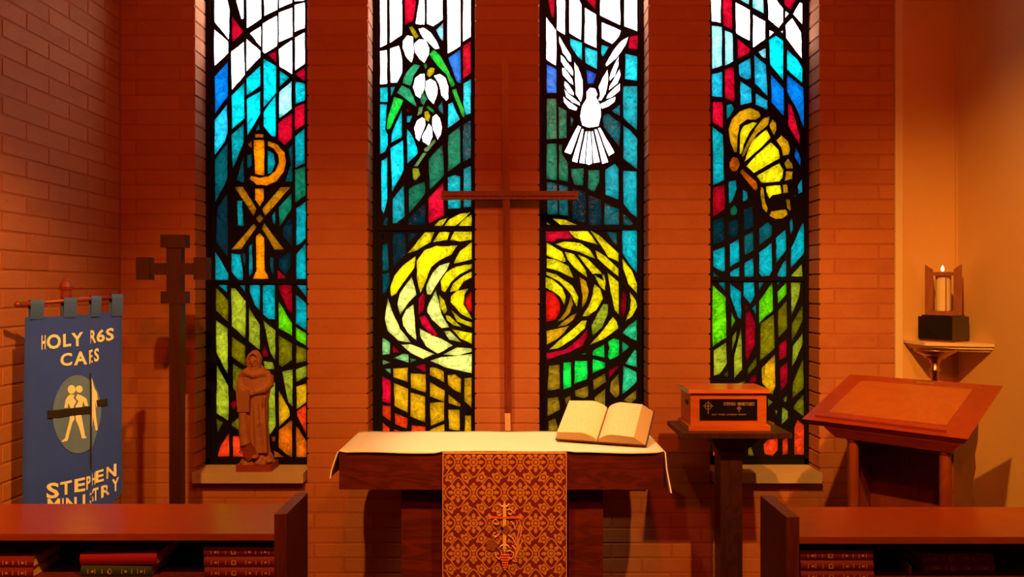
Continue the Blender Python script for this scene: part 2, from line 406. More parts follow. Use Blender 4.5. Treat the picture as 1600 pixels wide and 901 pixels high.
# ------------------------------------------------------------------ stained glass
COL = {'w': (255, 255, 255), 'i': (150, 232, 242), 'c': (0, 222, 236), 'k': (30, 180, 215), 'b': (0, 118, 222), 'v': (0, 92, 212),
       't': (0, 150, 158), 'd': (0, 82, 86), 'n': (0, 36, 44), 'g': (8, 108, 76), 'e': (20, 215, 60), 'G': (95, 195, 5), 'o': (152, 158, 28),
       'q': (104, 92, 0), 'y': (250, 222, 10), 'Y': (255, 250, 118), 'm': (212, 148, 8), 'a': (138, 100, 14), 'O': (238, 125, 0),
       'x': (178, 108, 4), 'r': (208, 8, 40), 'R': (150, 4, 20), 'f': (232, 55, 14), 'l': (150, 215, 120), 'z': (188, 80, 4), 'h': (40, 175, 110), 'F': (215, 20, 10)}
CROP = {'A': (300, 0, 3.755), 'B': (300, 220, 3.755), 'C': (300, 430, 2.73), 'D': (570, 0, 3.755), 'E': (570, 220, 3.755), 'F': (570, 430, 3.337),
        'G': (830, 0, 3.755), 'H': (830, 220, 3.755), 'I': (830, 430, 3.337), 'J': (1090, 0, 3.755), 'K': (1090, 220, 3.755), 'L': (1090, 430, 2.73)}
DATA = [{}, {}, {}, {}]
DATA[0]['A'] = """w 130 -40 200 -40 222 60 216 232 133 128;w 132 175 213 245 213 312 133 388;w 250 -40 303 -40 303 112 290 112;w 320 -40 407 -40 407 110 322 168
w 425 -40 502 -40 502 58 425 95;w 512 -40 588 -40 588 18 512 50;w 602 -40 660 -40 660 4 602 10;r 235 95 303 185 238 250;w 340 195 405 155 405 275
w 415 140 500 92 500 270 428 315 415 300;w 510 75 590 45 590 215 510 250;w 602 30 662 15 662 165 602 190;w 320 228 402 300 402 335 320 420
w 230 305 305 245 310 440 235 530;r 447 320 497 298 497 372;w 510 290 588 235 588 435 515 390;w 605 222 662 190 662 375 605 415;r 605 435 662 395 662 478
b 133 450 212 360 212 565 135 670;c 320 460 402 385 402 505 320 562;c 420 345 495 390 495 545 420 632;c 515 415 572 455 515 510
c 232 560 308 485 310 695 235 760;c 322 580 402 535 402 665 325 798;k 133 705 207 610 210 780 195 830 133 912;c 420 660 492 555 492 800 470 800 420 740
i 512 540 586 475 586 640 512 695;c 607 480 662 490 662 590 607 612;r 505 725 588 660 588 810 545 850 508 820;r 603 630 662 605 662 730 603 770
t 232 790 305 725 305 835 240 990;t 605 800 662 750 662 958 607 985;t 372 768 392 722 399 762;O 370 788 420 788 420 808 370 808"""
DATA[0]['B'] = """d 135 110 210 10 210 220 137 365;n 150 390 210 305 212 690 140 590;d 262 230 303 75 305 245;d 325 80 350 80 350 150 325 165
t 445 55 480 75 490 130 470 185 445 195;t 265 350 295 350 305 500 270 495;t 470 440 488 410 490 490 475 480;g 510 390 585 305 585 400 515 500
n 535 510 588 435 590 620 535 560;d 566 50 590 15 590 240 548 238 582 140;g 605 170 665 150 668 320 605 365;t 612 395 668 355 668 570 640 600 612 615
t 612 665 668 600 670 810 612 810;t 135 645 215 780 215 815 138 815;t 232 660 285 665 300 770 300 815 275 815 232 765;d 292 660 315 660 310 750
t 335 615 355 605 355 770 335 800;d 458 680 478 685 478 800 460 750;n 510 690 580 650 580 740 550 785 510 740;r 502 755 550 795 548 808 502 808
O 362 -4 425 -4 425 205 370 195;O 328 20 352 0 352 45;O 445 0 500 20 545 70 553 120 540 180 500 235 440 262 380 258 340 225 345 205 400 218 450 208 490 175 510 130 505 80 480 45 445 30
O 370 280 422 280 422 350 400 385 370 345;x 250 270 300 270 380 400 362 440;x 520 272 580 272 430 440 412 400;x 400 430 420 455 398 482 375 455
x 362 485 380 505 290 635 230 638;x 425 482 540 635 485 638 410 515;O 375 560 398 540 425 570 428 760 452 808 358 808 378 760"""
DATA[0]['C'] = """t 112 42 152 42 152 75;q 103 52 155 107 155 200 103 150;o 167 55 185 55 230 110 228 270 170 215;t 205 42 228 42 228 75;t 247 42 290 42 290 150 270 130 247 70
t 303 42 355 42 355 188 325 185 303 165;R 370 42 425 42 428 170 405 140 372 60;t 447 42 488 42 488 92;t 443 80 488 120 488 235 443 205
o 103 190 152 225 155 425 105 330;o 243 135 290 210 290 320 243 280;o 303 190 357 235 355 365 335 330;G 370 110 428 205 428 258 370 225;G 443 220 488 248 488 300 445 275
R 300 325 310 295 330 350 300 345;q 170 260 228 300 230 390 170 345;q 175 375 220 405 205 520 175 480;q 370 255 428 290 428 360 385 390 370 380;q 445 298 488 315 488 365 445 375
o 305 365 345 370 352 400 310 400;o 385 410 430 400 430 560 410 540;o 443 400 488 385 488 430 445 455;m 445 475 488 460 488 540 447 570
o 105 378 155 470 158 560 155 620 105 588;q 105 610 135 625 110 670;R 165 545 185 530 195 550 175 575;q 170 630 205 600 215 610 215 670 170 640
f 160 670 160 772 108 772 120 730;f 175 685 235 690 235 772 175 772;o 330 465 355 455 358 640 325 690;m 370 490 415 570 418 600 372 645;f 447 580 488 550 488 680 450 600
z 370 660 428 615 428 775 400 760 370 735;z 445 640 488 705 488 775 445 775;z 340 690 357 685 355 710 340 705;z 350 745 395 775 350 775;o 245 420 310 420 310 560 245 560;q 250 590 310 590 310 680 250 700;f 250 715 330 720 330 775 250 775"""
DATA[1]['D'] = """w 90 -40 130 -40 130 260 90 280;w 147 -40 218 -40 218 205 147 255;r 232 -40 312 -40 285 120 235 148;w 328 -40 352 -40 350 145 298 140
w 365 -40 458 -40 458 115 400 155 365 140;i 460 135 460 240 445 230 418 175;w 482 -40 560 -40 560 270 487 315;w 577 -40 622 -40 622 215 577 245
b 490 340 560 292 563 488 545 485 525 440;r 577 270 622 240 622 430 575 465;c 580 490 622 465 622 665 592 675 577 600;w 90 300 130 295 132 492 90 495
w 150 285 200 268 218 340 218 430 190 485 152 485;c 90 515 133 512 135 600 90 598;c 152 512 180 508 152 570;c 90 612 130 612 120 760 135 790 135 850 118 890 90 905
e 172 568 228 588 150 755 128 760 135 690;h 270 395 290 375 325 385 285 450 272 505 222 488 235 440;h 215 500 265 525 300 605 305 628 190 545
c 158 785 218 640 218 805 155 838;r 245 635 272 655 243 657;c 247 680 280 678 265 718 247 718;c 248 755 275 790 308 870 312 900 250 960
c 150 870 225 822 228 1000 160 1125;w 225 240 250 208 283 215 287 290 283 340 275 368 240 330 222 280;w 291 255 320 230 355 235 378 285 375 320 350 370 320 345 295 305
w 315 170 345 162 385 190 425 250 438 285 415 290 375 250 340 220;y 258 160 280 155 318 215 298 228;e 405 292 445 330 490 410 530 500 508 512 480 440 430 390 378 318
e 512 530 535 520 585 655 585 690 570 680;y 385 395 410 400 405 430 380 455 362 440 370 410;w 325 435 350 432 353 470 350 520 325 578 300 560 283 510 295 460
w 360 475 385 462 415 480 428 520 420 570 405 612 375 580 356 530;w 405 445 440 435 475 460 490 510 490 580 478 592 450 560 435 490;e 345 380 362 370 365 395 355 410
h 330 550 345 545 368 580 345 620 328 600;l 318 630 342 625 335 665 308 680;e 360 625 375 620 408 650 405 665 375 645;t 430 630 455 595 460 675 435 645
c 490 610 515 600 530 640 560 700 487 752;y 350 655 370 650 385 680 375 715 355 705;w 335 688 352 697 356 730 320 830 300 810 290 750 305 710
w 375 724 392 745 398 800 375 855 340 830 337 800 361 757;w 398 685 420 670 440 695 452 745 445 790 428 820 402 760 395 715;l 410 815 418 830 370 888 350 890 348 872 380 850
g 490 795 558 740 562 955 488 1008;d 577 730 622 705 622 925 577 950;g 375 935 455 848 465 1030 380 1115"""
DATA[1]['E'] = """c 98 118 133 97 133 335 112 430 98 400;t 165 340 228 260 235 445 190 480 165 485;d 110 470 135 435 135 495 108 495;g 258 285 290 262 352 240 355 310 260 425
n 255 490 255 460 355 360 355 495;r 373 335 460 245 466 440 375 485;t 488 215 530 200 560 210 562 395 490 398;t 580 165 622 148 624 385 580 390
l 340 70 365 70 310 150 288 150;o 280 160 315 160 325 200 300 232 285 225
y 408 498 440 465 488 450 455 498;y 465 498 495 460 560 427 622 418 535 498;y 548 500 582 457 626 432 626 500;y 250 660 355 535 408 535 385 595 310 640
y 400 595 440 535 500 535 485 580;y 500 582 525 532 628 532 628 580 560 590;n 165 540 238 540 240 665 165 740;n 100 545 112 545 112 575 100 580;d 105 610 135 600 140 755 105 765
n 255 540 320 540 255 600;d 105 780 145 772 145 830 120 890 105 895;y 150 860 175 790 225 730 300 675 290 745 250 800 185 895 155 912
y 305 700 350 640 420 615 490 618 545 612 508 668 440 700 390 740 350 840 326 895 305 800;y 520 720 560 645 628 592 628 693 560 712
Y 365 900 362 850 400 770 440 730 500 712 480 760 430 830 390 900;y 450 875 445 820 480 770 540 737 628 722 628 745 560 780 505 830 470 888
y 500 885 520 835 570 795 628 765 628 800 580 825 545 880"""
DATA[1]['F'] = """Y 170 150 185 90 245 8 270 100 230 140 185 205;Y 120 115 140 180 185 280 240 350 175 340 120 290 105 230;Y 195 225 215 180 255 150 262 250 270 340 225 300 200 260
r 280 120 305 90 315 110 305 188 278 203;r 285 217 315 207 345 260 385 315 350 315 300 260;Y 325 170 370 75 385 130 400 200 440 270 400 275 350 230 325 190
y 388 100 415 130 430 180 415 203 395 170;y 420 207 440 210 505 270 460 260 430 235;y 450 110 480 80 540 68 520 100 515 150 560 230 500 200 447 140
F 527 120 556 82 560 195 540 185 522 142;y 450 180 500 225 560 245 560 272 480 240;y 455 280 560 300 558 358 500 330;Y 412 290 445 290 505 350 440 335
Y 285 275 330 300 400 330 460 365 380 408 320 370 290 320;Y 188 360 240 358 365 410 305 435 240 405;Y 410 412 480 375 558 380 558 398 490 418;Y 340 445 400 425 558 410 560 510 420 480
l 93 325 132 350 130 410 93 415;r 148 365 182 400 148 405;l 150 430 200 408 228 412 228 455;l 238 430 270 440 240 455;l 93 440 135 455 93 465;l 105 487 135 485 135 515
r 262 475 315 460 318 505;r 93 525 135 550 135 672 92 655;m 148 485 225 480 225 555 150 530;m 240 510 318 515 318 610 242 585;m 340 480 360 478 412 500 415 558 340 520
m 432 520 470 515 502 540 500 612 470 600 435 570;m 520 535 558 532 555 690 520 655;m 152 560 225 590 225 715 155 680;m 238 610 315 632 315 765 238 735
m 340 555 418 600 415 658 340 630;m 435 620 500 670 498 685 437 665;m 340 665 415 660 415 755 345 785;m 435 700 495 700 495 808 440 800;m 522 730 555 730 555 845 522 840
f 93 675 135 680 135 760 93 730;f 155 715 225 745 220 800 158 775;f 245 780 318 790 315 840 245 830;f 93 765 130 795 130 940 93 940;f 150 800 222 825 222 940 150 940;f 243 850 318 862 318 940 243 940
m 340 805 415 775 415 940 340 940;m 437 825 497 832 497 940 437 940;m 522 862 555 868 555 940 522 940"""
DATA[2]['G'] = """r 94 -40 138 -40 133 108 118 95;w 88 100 145 180 145 385 90 350;w 152 -40 200 -40 198 205 150 175;w 225 -40 262 -40 295 30 292 235 225 195;r 290 -40 380 -40 378 60
w 315 45 380 85 383 282 313 250;w 405 -40 520 -40 522 148 405 92;w 545 -40 622 -40 622 185 547 155;w 413 130 525 180 515 212 475 258 413 225;r 577 215 625 205 622 290 570 285
c 228 225 298 250 298 355 270 330 230 265;c 315 275 387 300 387 408 318 370;c 413 262 455 275 420 333 412 320;b 90 378 147 405 148 545 92 545;v 322 408 383 435 365 490 330 492
c 552 315 622 330 622 475 550 465;g 92 578 147 578 150 815 90 818;g 160 625 207 650 207 810 162 812;t 232 685 248 700 232 745;t 540 505 622 505 620 765 540 690
d 420 680 450 665 522 720 518 865 425 745;t 472 650 520 615 520 680;t 540 735 580 765 622 812 620 992 540 930
w 163 208 232 325 235 362 222 362 185 310 165 250;w 172 322 190 335 235 395 247 420 244 447 205 405 175 360;w 180 395 195 400 240 465 248 500 225 485 185 440
w 195 475 215 490 250 545 250 562 215 540 195 505;w 192 520 215 547 285 605 285 620 240 600 205 570;w 188 565 213 590 270 630 265 650 220 635 192 600;w 252 360 275 395 300 470 300 565 290 600 262 555 258 480
w 570 218 555 260 500 340 440 392 437 375 480 300 525 245;w 515 330 512 380 490 445 460 475 458 460 485 385;w 518 405 524 440 505 490 455 530 460 505 492 450
w 522 488 520 530 480 565 440 580 452 552;w 495 568 490 595 450 625 415 638 405 610;w 448 408 450 480 435 550 410 590 393 590 405 560 395 510 420 455
w 345 515 375 520 388 555 380 570 405 620 408 680 395 740 335 748 300 735 288 680 300 620 325 580 325 540;w 275 735 293 745 232 905 195 892;w 297 755 308 758 270 955 240 945
w 319 770 329 770 313 960 282 955;w 335 770 347 770 357 958 340 968 320 960;w 353 770 363 768 403 950 366 957;w 370 760 385 758 452 950 416 962;w 391 752 405 748 488 895 455 915"""
DATA[2]['H'] = """g 92 20 148 15 150 232 90 220;g 162 20 182 22 178 70 215 130 215 242 162 230;g 235 165 308 160 305 262 255 258 238 215;g 333 172 400 170 398 240 370 300 333 280
t 435 170 490 135 512 160 512 345 435 315;t 540 175 618 180 620 450 580 420 542 370;d 92 242 152 250 155 430 95 430;d 163 255 215 265 218 440 165 432;n 240 275 318 300 318 485 240 455
n 335 315 408 345 410 492 338 495;d 430 365 515 400 515 492 428 492;d 540 420 600 485 580 495 540 492;y 90 475 118 492 90 492;y 125 455 200 462 270 492 170 492
r 85 530 215 528 250 572 150 575 130 595 85 585;y 220 528 330 528 392 610 290 580 255 568;y 345 525 400 555 512 660 512 710 450 680 400 600;d 440 530 500 540 505 615 470 580
t 535 525 620 525 620 775 575 720 535 660;y 140 605 200 590 290 600 345 640 375 690 280 650 180 625;y 90 595 180 650 205 705 190 712 90 672;y 90 690 140 695 220 735 250 805 150 760 90 745
y 195 650 250 665 320 760 328 800 250 740 215 700;y 270 665 330 690 410 770 425 820 360 780 320 730;y 375 640 440 680 512 750 512 795 450 745 390 690;y 535 690 590 760 620 840 620 895 570 840 540 750"""
DATA[2]['I'] = """F 78 80 120 95 152 150 148 195 125 230 78 242;y 75 10 110 20 160 62 180 110 172 155 150 110 115 85 75 62;y 78 -20 130 -5 215 55 245 110 238 165 205 95 150 35 78 -3
m 207 102 218 150 200 198 165 233 137 240 178 190 195 150;m 238 195 220 230 180 260 135 270 165 242 202 213;m 80 290 200 262 170 300 130 335 80 362
y 265 235 290 235 280 275 220 330 140 380 90 388 150 335 210 285;r 295 275 290 320 270 365 200 400 80 440 80 405 180 385 250 330;m 250 5 285 30 300 80 290 130 265 170 268 110
y 330 45 360 70 375 120 340 180 300 210 265 215 300 160 320 100;o 375 150 400 150 400 200 370 270 320 315 315 260 345 200;y 325 -10 380 -5 388 40 385 80 360 60
y 397 -15 455 35 457 205 435 180 415 90;y 425 215 445 240 455 275 380 330 305 362 370 290;R 475 80 495 100 492 190 475 225 468 160;y 512 85 545 130 552 165 525 215 490 242 515 180 520 130
h 475 300 510 260 550 230 550 340 520 330;h 475 345 512 372 475 405;e 400 345 430 328 457 335 457 415 410 440 398 420 408 380;e 320 395 380 360 382 430 320 415;e 260 410 285 400 283 415
e 168 455 208 450 208 580 168 595;e 228 445 292 445 292 540 225 565;e 320 435 385 455 385 480 320 510;a 92 470 148 465 150 590 85 600;r 405 495 455 468 455 480 403 535
h 490 460 540 385 550 395 550 478;h 480 472 550 505 550 555 475 620;a 322 545 385 510 390 555 325 600;a 415 555 455 510 460 620 440 640 410 605;a 228 600 295 575 297 630 275 640 230 630
a 330 635 388 590 385 680 330 690;a 85 640 140 632 150 700 85 735;a 175 640 205 625 210 680 185 695;a 480 650 548 595 548 640 520 665;R 440 690 455 670 520 680
a 90 760 125 745 145 810 145 940 90 940;a 170 715 300 660 300 940 170 940;R 330 710 420 710 420 940 330 940;R 445 712 548 690 548 940 445 940"""
DATA[3]['J'] = """w 80 -40 135 -40 135 135 82 125;r 148 -40 200 -40 203 175 150 148;w 222 15 305 60 305 240 225 195;i 232 -40 300 -40 300 30 240 -5;i 320 -40 385 -40 388 80 322 45
w 325 85 395 125 395 230 325 280;w 412 -40 430 -40 500 50 500 130 475 165 415 115;r 505 -40 590 -40 545 60 508 30;w 600 15 613 20 613 145 560 85;w 513 65 535 80 513 105
w 515 150 555 108 605 190 612 345 520 225;w 420 175 448 190 420 215;w 485 185 500 180 500 200;i 82 150 142 158 143 385 85 405;i 158 178 205 198 208 360 160 385
r 232 225 310 290 300 312 235 345;i 355 305 398 282 400 340 385 340;c 418 235 460 210 502 240 502 475 425 380;c 525 290 585 350 615 400 615 490 525 410
b 525 440 620 515 625 765 590 660 525 540;k 240 380 308 340 312 460 285 468 245 445;k 330 320 400 380 410 565 335 490;b 430 435 505 520 505 680 432 600
k 250 475 315 520 318 600 250 618;k 340 545 410 590 408 645 340 615;k 83 435 143 420 145 570 85 565;r 158 410 212 390 215 598 160 575;r 87 597 145 600 150 755 87 720
t 170 615 200 610 215 640 190 680 170 700;t 85 740 148 790 155 1055 90 1085;r 530 605 550 620 600 800 600 855 530 735
m 180 760 200 700 245 655 310 633 360 655 370 682 340 703 290 700 246 733 236 790 230 890 215 895 190 830;y 250 775 270 738 320 717 348 720 308 770 270 850 258 900 245 905
m 385 695 422 682 412 733 350 783 300 858 266 923 258 912 290 840 340 750;y 320 825 405 760 428 808 380 858 290 938 274 950 292 890;m 440 700 460 720 462 760 447 795 432 768 420 737
y 285 975 345 908 428 834 475 880 482 928 330 1015;m 460 825 490 792 530 830 542 870 535 905 500 915 490 868"""
DATA[3]['K'] = """y 345 205 480 130 503 170 498 215 478 238 375 246;m 507 132 530 102 555 135 560 163 520 163;m 517 178 558 180 555 222 510 235;z 185 130 205 95 235 100 248 140 230 175 205 180 188 160
z 247 182 262 165 300 200 345 240 353 275 340 295 320 275;y 400 268 485 260 493 308 440 318 420 338 402 300;m 497 258 525 255 530 303 502 308;m 370 270 385 275 393 345 412 395 405 423 380 395 368 320
m 517 342 540 342 548 400 540 412 522 388;m 430 415 470 408 520 403 528 430 500 455 455 458 420 440;b 568 90 578 40 605 110 602 150
R 90 275 158 258 160 400 88 445;t 180 240 225 232 230 280 205 350 185 370;t 265 285 290 300 295 340 265 360;g 190 400 215 375 235 400 225 435 195 435;n 90 470 155 450 160 580 90 610
n 182 480 238 455 240 555 185 580;n 268 400 325 385 328 500 270 530;d 360 515 410 475 437 500 435 555 360 612;d 272 560 325 530 328 640 275 672;t 188 605 240 575 245 705 190 738
t 90 645 158 620 160 760 145 768 90 735;t 458 570 515 520 520 640 462 715;t 548 630 610 490 622 480 625 660 545 745;t 540 470 555 455 558 520 545 555;k 585 265 612 220 614 300 590 312;t 560 320 575 318 572 340
t 360 655 435 595 437 760 420 790 375 795 360 775;t 275 715 325 688 328 795 275 795;t 190 770 245 740 245 795 190 795;t 90 768 125 795 92 795;t 467 785 510 700 520 710 520 795 470 795;o 550 785 610 720 615 795 550 795"""
DATA[3]['L'] = """G 63 40 120 95 122 265 63 305;t 88 30 117 30 117 68;t 137 35 185 70 185 185 172 180 140 90;t 195 30 240 30 243 85 225 120 195 85;t 260 30 282 30 260 65;t 335 28 352 28 340 45
G 262 110 318 30 322 150 290 175 262 205;G 340 70 378 30 378 80 342 122;o 397 30 437 30 432 90 400 178;G 143 155 160 195 143 228;t 232 140 248 122 248 170;R 203 115 218 140 203 155
R 203 165 222 150 245 200 245 290 210 370 203 340;q 268 205 325 165 328 310 265 365;q 343 150 380 105 382 225 343 268;q 402 205 450 120 448 190 400 290;o 405 300 448 245 448 290 420 360 402 392
o 148 260 165 235 163 270 145 325;o 68 320 122 285 125 375 95 420 68 428;o 155 345 185 220 190 400 155 440;q 110 425 130 400 130 435;q 212 400 250 345 250 385 212 425
R 225 435 250 420 250 455 220 455;R 348 295 380 268 378 345 348 362;R 350 395 383 365 382 460 355 495;m 272 395 330 335 332 470 320 510 275 460;q 405 460 452 345 452 480 405 525
q 410 555 452 505 455 605 410 570;o 298 525 320 540 300 560;o 365 525 380 510 380 540 370 540;o 360 560 385 580 385 610 358 635;f 412 650 425 615 455 640 455 765 412 765
f 300 618 330 630 325 645 300 635;f 280 720 300 700 342 695 342 745 320 770 285 760;f 362 700 383 692 385 760 362 765;f 240 695 255 690 250 720;a 215 740 225 725 240 768 215 768
o 328 575 342 575 335 600;q 65 470 125 470 125 560 65 590;a 65 620 130 590 130 680 65 690;f 65 710 125 700 125 768 65 768;q 145 600 200 560 200 680 145 690;q 145 470 200 450 200 540 145 575;f 145 710 195 705 195 768 145 768"""
BAR = [(440.5, 5.2), (356.5, 7.0), (356.0, 7.0), (436.0, 5.5)]
WLAB = ['stained glass window with gold chi rho on blue', 'stained glass window with white snowdrops above a half rose',
        'stained glass window with white dove above a half rose', 'stained glass window with golden shell and red panes']
ZB, ZT = 0.575, 3.55
def px_to_xz(px, py): return ((px-CX)/F*YG, EYE-(py-CY)/F*YG)
for wi in range(4):
    win = thing('window_%d' % (wi+1), WLAB[wi], 'window', ((OPEN[wi][0]+OPEN[wi][1])/2, YG, ZB))
    del win['category']; win['kind'] = 'structure'
    base = BASE[win]
    polys = []
    for crop, txt in DATA[wi].items():
        x0, y0, sc = CROP[crop]
        for item in txt.replace('\n', ';').split(';'):
            t = item.split()
            if not t: continue
            nums = list(map(float, t[1:]))
            pts = []
            raw = [(x0+nums[i]/sc, y0+nums[i+1]/sc) for i in range(0, len(nums), 2)]
            ar = sum(raw[i][0]*raw[(i+1) % len(raw)][1]-raw[(i+1) % len(raw)][0]*raw[i][1] for i in range(len(raw)))
            if ar > 0: raw = raw[::-1]
            for i, p in enumerate(raw):
                q = raw[(i+1) % len(raw)]
                pts.append(p)
                d = math.hypot(q[0]-p[0], q[1]-p[1])
                k = 0 if d < 11 else (1 if d < 26 else 2)
                for j in range(1, k+1):
                    f = j/(k+1)+random.uniform(-.08, .08)
                    nx, ny = -(q[1]-p[1])/d, (q[0]-p[0])/d; a = random.uniform(-.55, .55)
                    pts.append((p[0]+(q[0]-p[0])*f+nx*a, p[1]+(q[1]-p[1])*f+ny*a))
            xz = []
            for p in pts:
                x, z = px_to_xz(*p)
                xz.append((x, z))
            polys.append((t[0], xz, p))
    # upper panes run on above the frame to the head of the opening
    for i, (c, xz, p) in enumerate(polys):
        top = max(z for x, z in xz)
        if top > 3.15:
            polys[i] = (c, [(x, ZT-0.08-(0.15 if x*7 % 1 > .5 else 0)) if z > 3.17 else (x, z) for x, z in xz], p)
    # black matrix with a hole for every pane
    xa, xb = OPEN[wi][0]-0.02, OPEN[wi][1]+0.02
    vs = [Vector((xa, ZB)), Vector((xb, ZB)), Vector((xb, ZT)), Vector((xa, ZT))]; fs = []
    for c, xz, p in polys:
        fs.append(list(range(len(vs), len(vs)+len(xz)))); vs += [Vector(q) for q in xz]
    ov, oe, of, _, _, off = delaunay_2d_cdt(vs, [(0, 1), (1, 2), (2, 3), (3, 0)], fs, 0, 1e-5)
    bm = NB()
    fr = [bm.verts.new((q[0], YG-0.004, q[1])) for q in ov]; bk = [bm.verts.new((q[0], YG+0.026, q[1])) for q in ov]
    cnt = {}
    for f, orig in zip(of, off):
        if orig: continue
        bm.faces.new([fr[i] for i in f]); bm.faces.new([bk[i] for i in f][::-1])
        for a, b in zip(f, f[1:]+f[:1]): cnt[(a, b)] = 1
    for a, b in cnt:
        if (b, a) not in cnt: bm.faces.new((fr[b], fr[a], bk[a], bk[b]))
    for vv in [q for q in bm.verts if not q.link_faces]: bm.verts.remove(vv)
    obj('glazing_matrix', bm, M['came'], win)
    for c, xz, p in polys:
        bm = NB(); n = len(xz)
        a = [bm.verts.new((x, YG, z)) for x, z in xz]; b = [bm.verts.new((x, YG+0.02, z)) for x, z in xz]
        f0 = bm.faces.new(a); f1 = bm.faces.new(b[::-1]); f1.material_index = 1
        for i in range(n):
            bm.faces.new((a[i], b[i], b[(i+1) % n], a[(i+1) % n]))
        o = obj('pane', bm, [M['glass'], M['glassback']], win)
        col = COL[c]
        j = 1+random.uniform(-.14, .14)
        if c == 'w': j = 1
        L = [min(0.98, v/SKY_GAIN*j*(1.5 if c == 'i' else 1)) if c != 'w' else v*0.95 for v in lin(col)]
        o.color = (*L, 1)
    bm = NB(); zb = EYE-(BAR[wi][0]-CY)/F*YG; hb = BAR[wi][1]/2/F*YG
    box(bm, OPEN[wi][0]-0.005, OPEN[wi][1]+0.005, YG-0.014, YG-0.003, zb-hb, zb+hb); obj('saddle_bar', bm, M['came'], win, bevel=0.003)
    # border of the frame
    bm = NB(); fw = 0.024
    box(bm, xa, OPEN[wi][0]+fw*(1.0 if wi != 3 else 0.4), YG-0.012, YG-0.003, ZB, ZT); obj('frame_bar', bm, M['came'], win, bevel=0.002)
    bm = NB(); box(bm, OPEN[wi][1]-fw*(0.4 if wi == 0 else 1.0), xb, YG-0.012, YG-0.003, ZB, ZT); obj('frame_bar', bm, M['came'], win, bevel=0.002)
    bm = NB(); box(bm, xa, xb, YG-0.012, YG-0.003, ZB, 0.684); obj('frame_bar', bm, M['came'], win, bevel=0.002)
    # stone sill
    bm = NB(); box(bm, OPEN[wi][0]+0.006, OPEN[wi][1]-0.006, YW-0.055, YG-0.013, 0.600, 0.652)
    tag(obj('window_sill', bm, M['stone'], loc=((OPEN[wi][0]+OPEN[wi][1])/2, YW, 0.6), bevel=0.003), ['cream stone sill under the chi rho window', 'cream stone sill behind the altar under snowdrop window',
        'cream stone sill behind the altar under dove window', 'cream stone sill under the golden shell window'][wi], 'sill')

#@@OBJECTS
# ------------------------------------------------------------------ altar
AX0, AX1, AY0, AY1, AZ0, AZ1 = -0.729, 0.640, 3.240, 3.674, 0.752, 0.914
t = thing('altar', 'dark wooden altar table with a thick top under white linen', 'altar', (-0.045, 3.45, 0))
bm = NB(); box(bm, AX0, AX1, AY0, AY1, AZ0, AZ1); obj('table_top', bm, M['altarwood'], t, bevel=0.004)
bm = NB(); box(bm, -0.480, -0.275, 3.33, 3.60, 0, AZ0); obj('leg', bm, M['altarwood'], t, bevel=0.004)
bm = NB(); box(bm, 0.245, 0.395, 3.33, 3.60, 0, AZ0); obj('leg', bm, M['altarwood'], t, bevel=0.004)
bm = NB(); box(bm, -0.275, 0.245, 3.43, 3.47, 0.02, AZ0); obj('centre_panel', bm, M['altarwood'], t)
# linen: one folded sheet, draped over both ends
bm = NB(); N = 44; K = 12; th = 0.0045
prof = [(-0.768, 0.800), (-0.762, 0.830), (-0.752, 0.865), (-0.742, 0.896), (-0.737, 0.910), (-0.728, 0.9175)]
prof += [(-0.728+(0.639+0.728)*i/N, 0.9180) for i in range(1, N)]
prof += [(0.639, 0.9175), (0.648, 0.910), (0.652, 0.885), (0.657, 0.840), (0.664, 0.795), (0.669, 0.738)]
def cloth_pt(i, j, off):
    x, z = prof[i]; f = max(0, j-1)/(K-1); y = AY0-0.003+(AY1-0.004-AY0+0.003)*f
    if -0.72 < x < 0.63:
        e = 1.0 if j == 0 else 0.0
        z -= e*(0.004+0.006*math.sin(x*7+1.2)**2) if not -0.31 < x < 0.26 else e*0.001*math.sin(x*14)
        z += 0.0012*math.sin(x*23+f*5)*f
        if j == 0: y -= 0.008
    else:
        x += 0.004*math.sin(f*9+z*20)*(0.914-min(z, 0.914))*9
    if off:
        if x < -0.733 and z < 0.912: x += th
        elif x > 0.643 and z < 0.912: x -= th
        else: z -= th*0.75
    return (x, y, z)
n = len(prof)
vt = [[bm.verts.new(cloth_pt(i, j, 0)) for j in range(K+1)] for i in range(n)]
vb = [[bm.verts.new(cloth_pt(i, j, 1)) for j in range(K+1)] for i in range(n)]
for i in range(n-1):
    for j in range(K):
        bm.faces.new((vt[i][j], vt[i+1][j], vt[i+1][j+1], vt[i][j+1])); bm.faces.new((vb[i][j+1], vb[i+1][j+1], vb[i+1][j], vb[i][j]))
    for j in (0, K):
        q = (vt[i][j], vb[i][j], vb[i+1][j], vt[i+1][j]); bm.faces.new(q if j == 0 else q[::-1])
for i in (0, n-1):
    for j in range(K):
        q = (vt[i][j], vt[i][j+1], vb[i][j+1], vb[i][j]); bm.faces.new(q if i == 0 else q[::-1])
tag(obj('altar_cloth', bm, M['linen'], loc=(-0.045, 3.45, 0.914), smooth=True), 'white linen cloth draped over both ends of the altar', 'altar cloth')
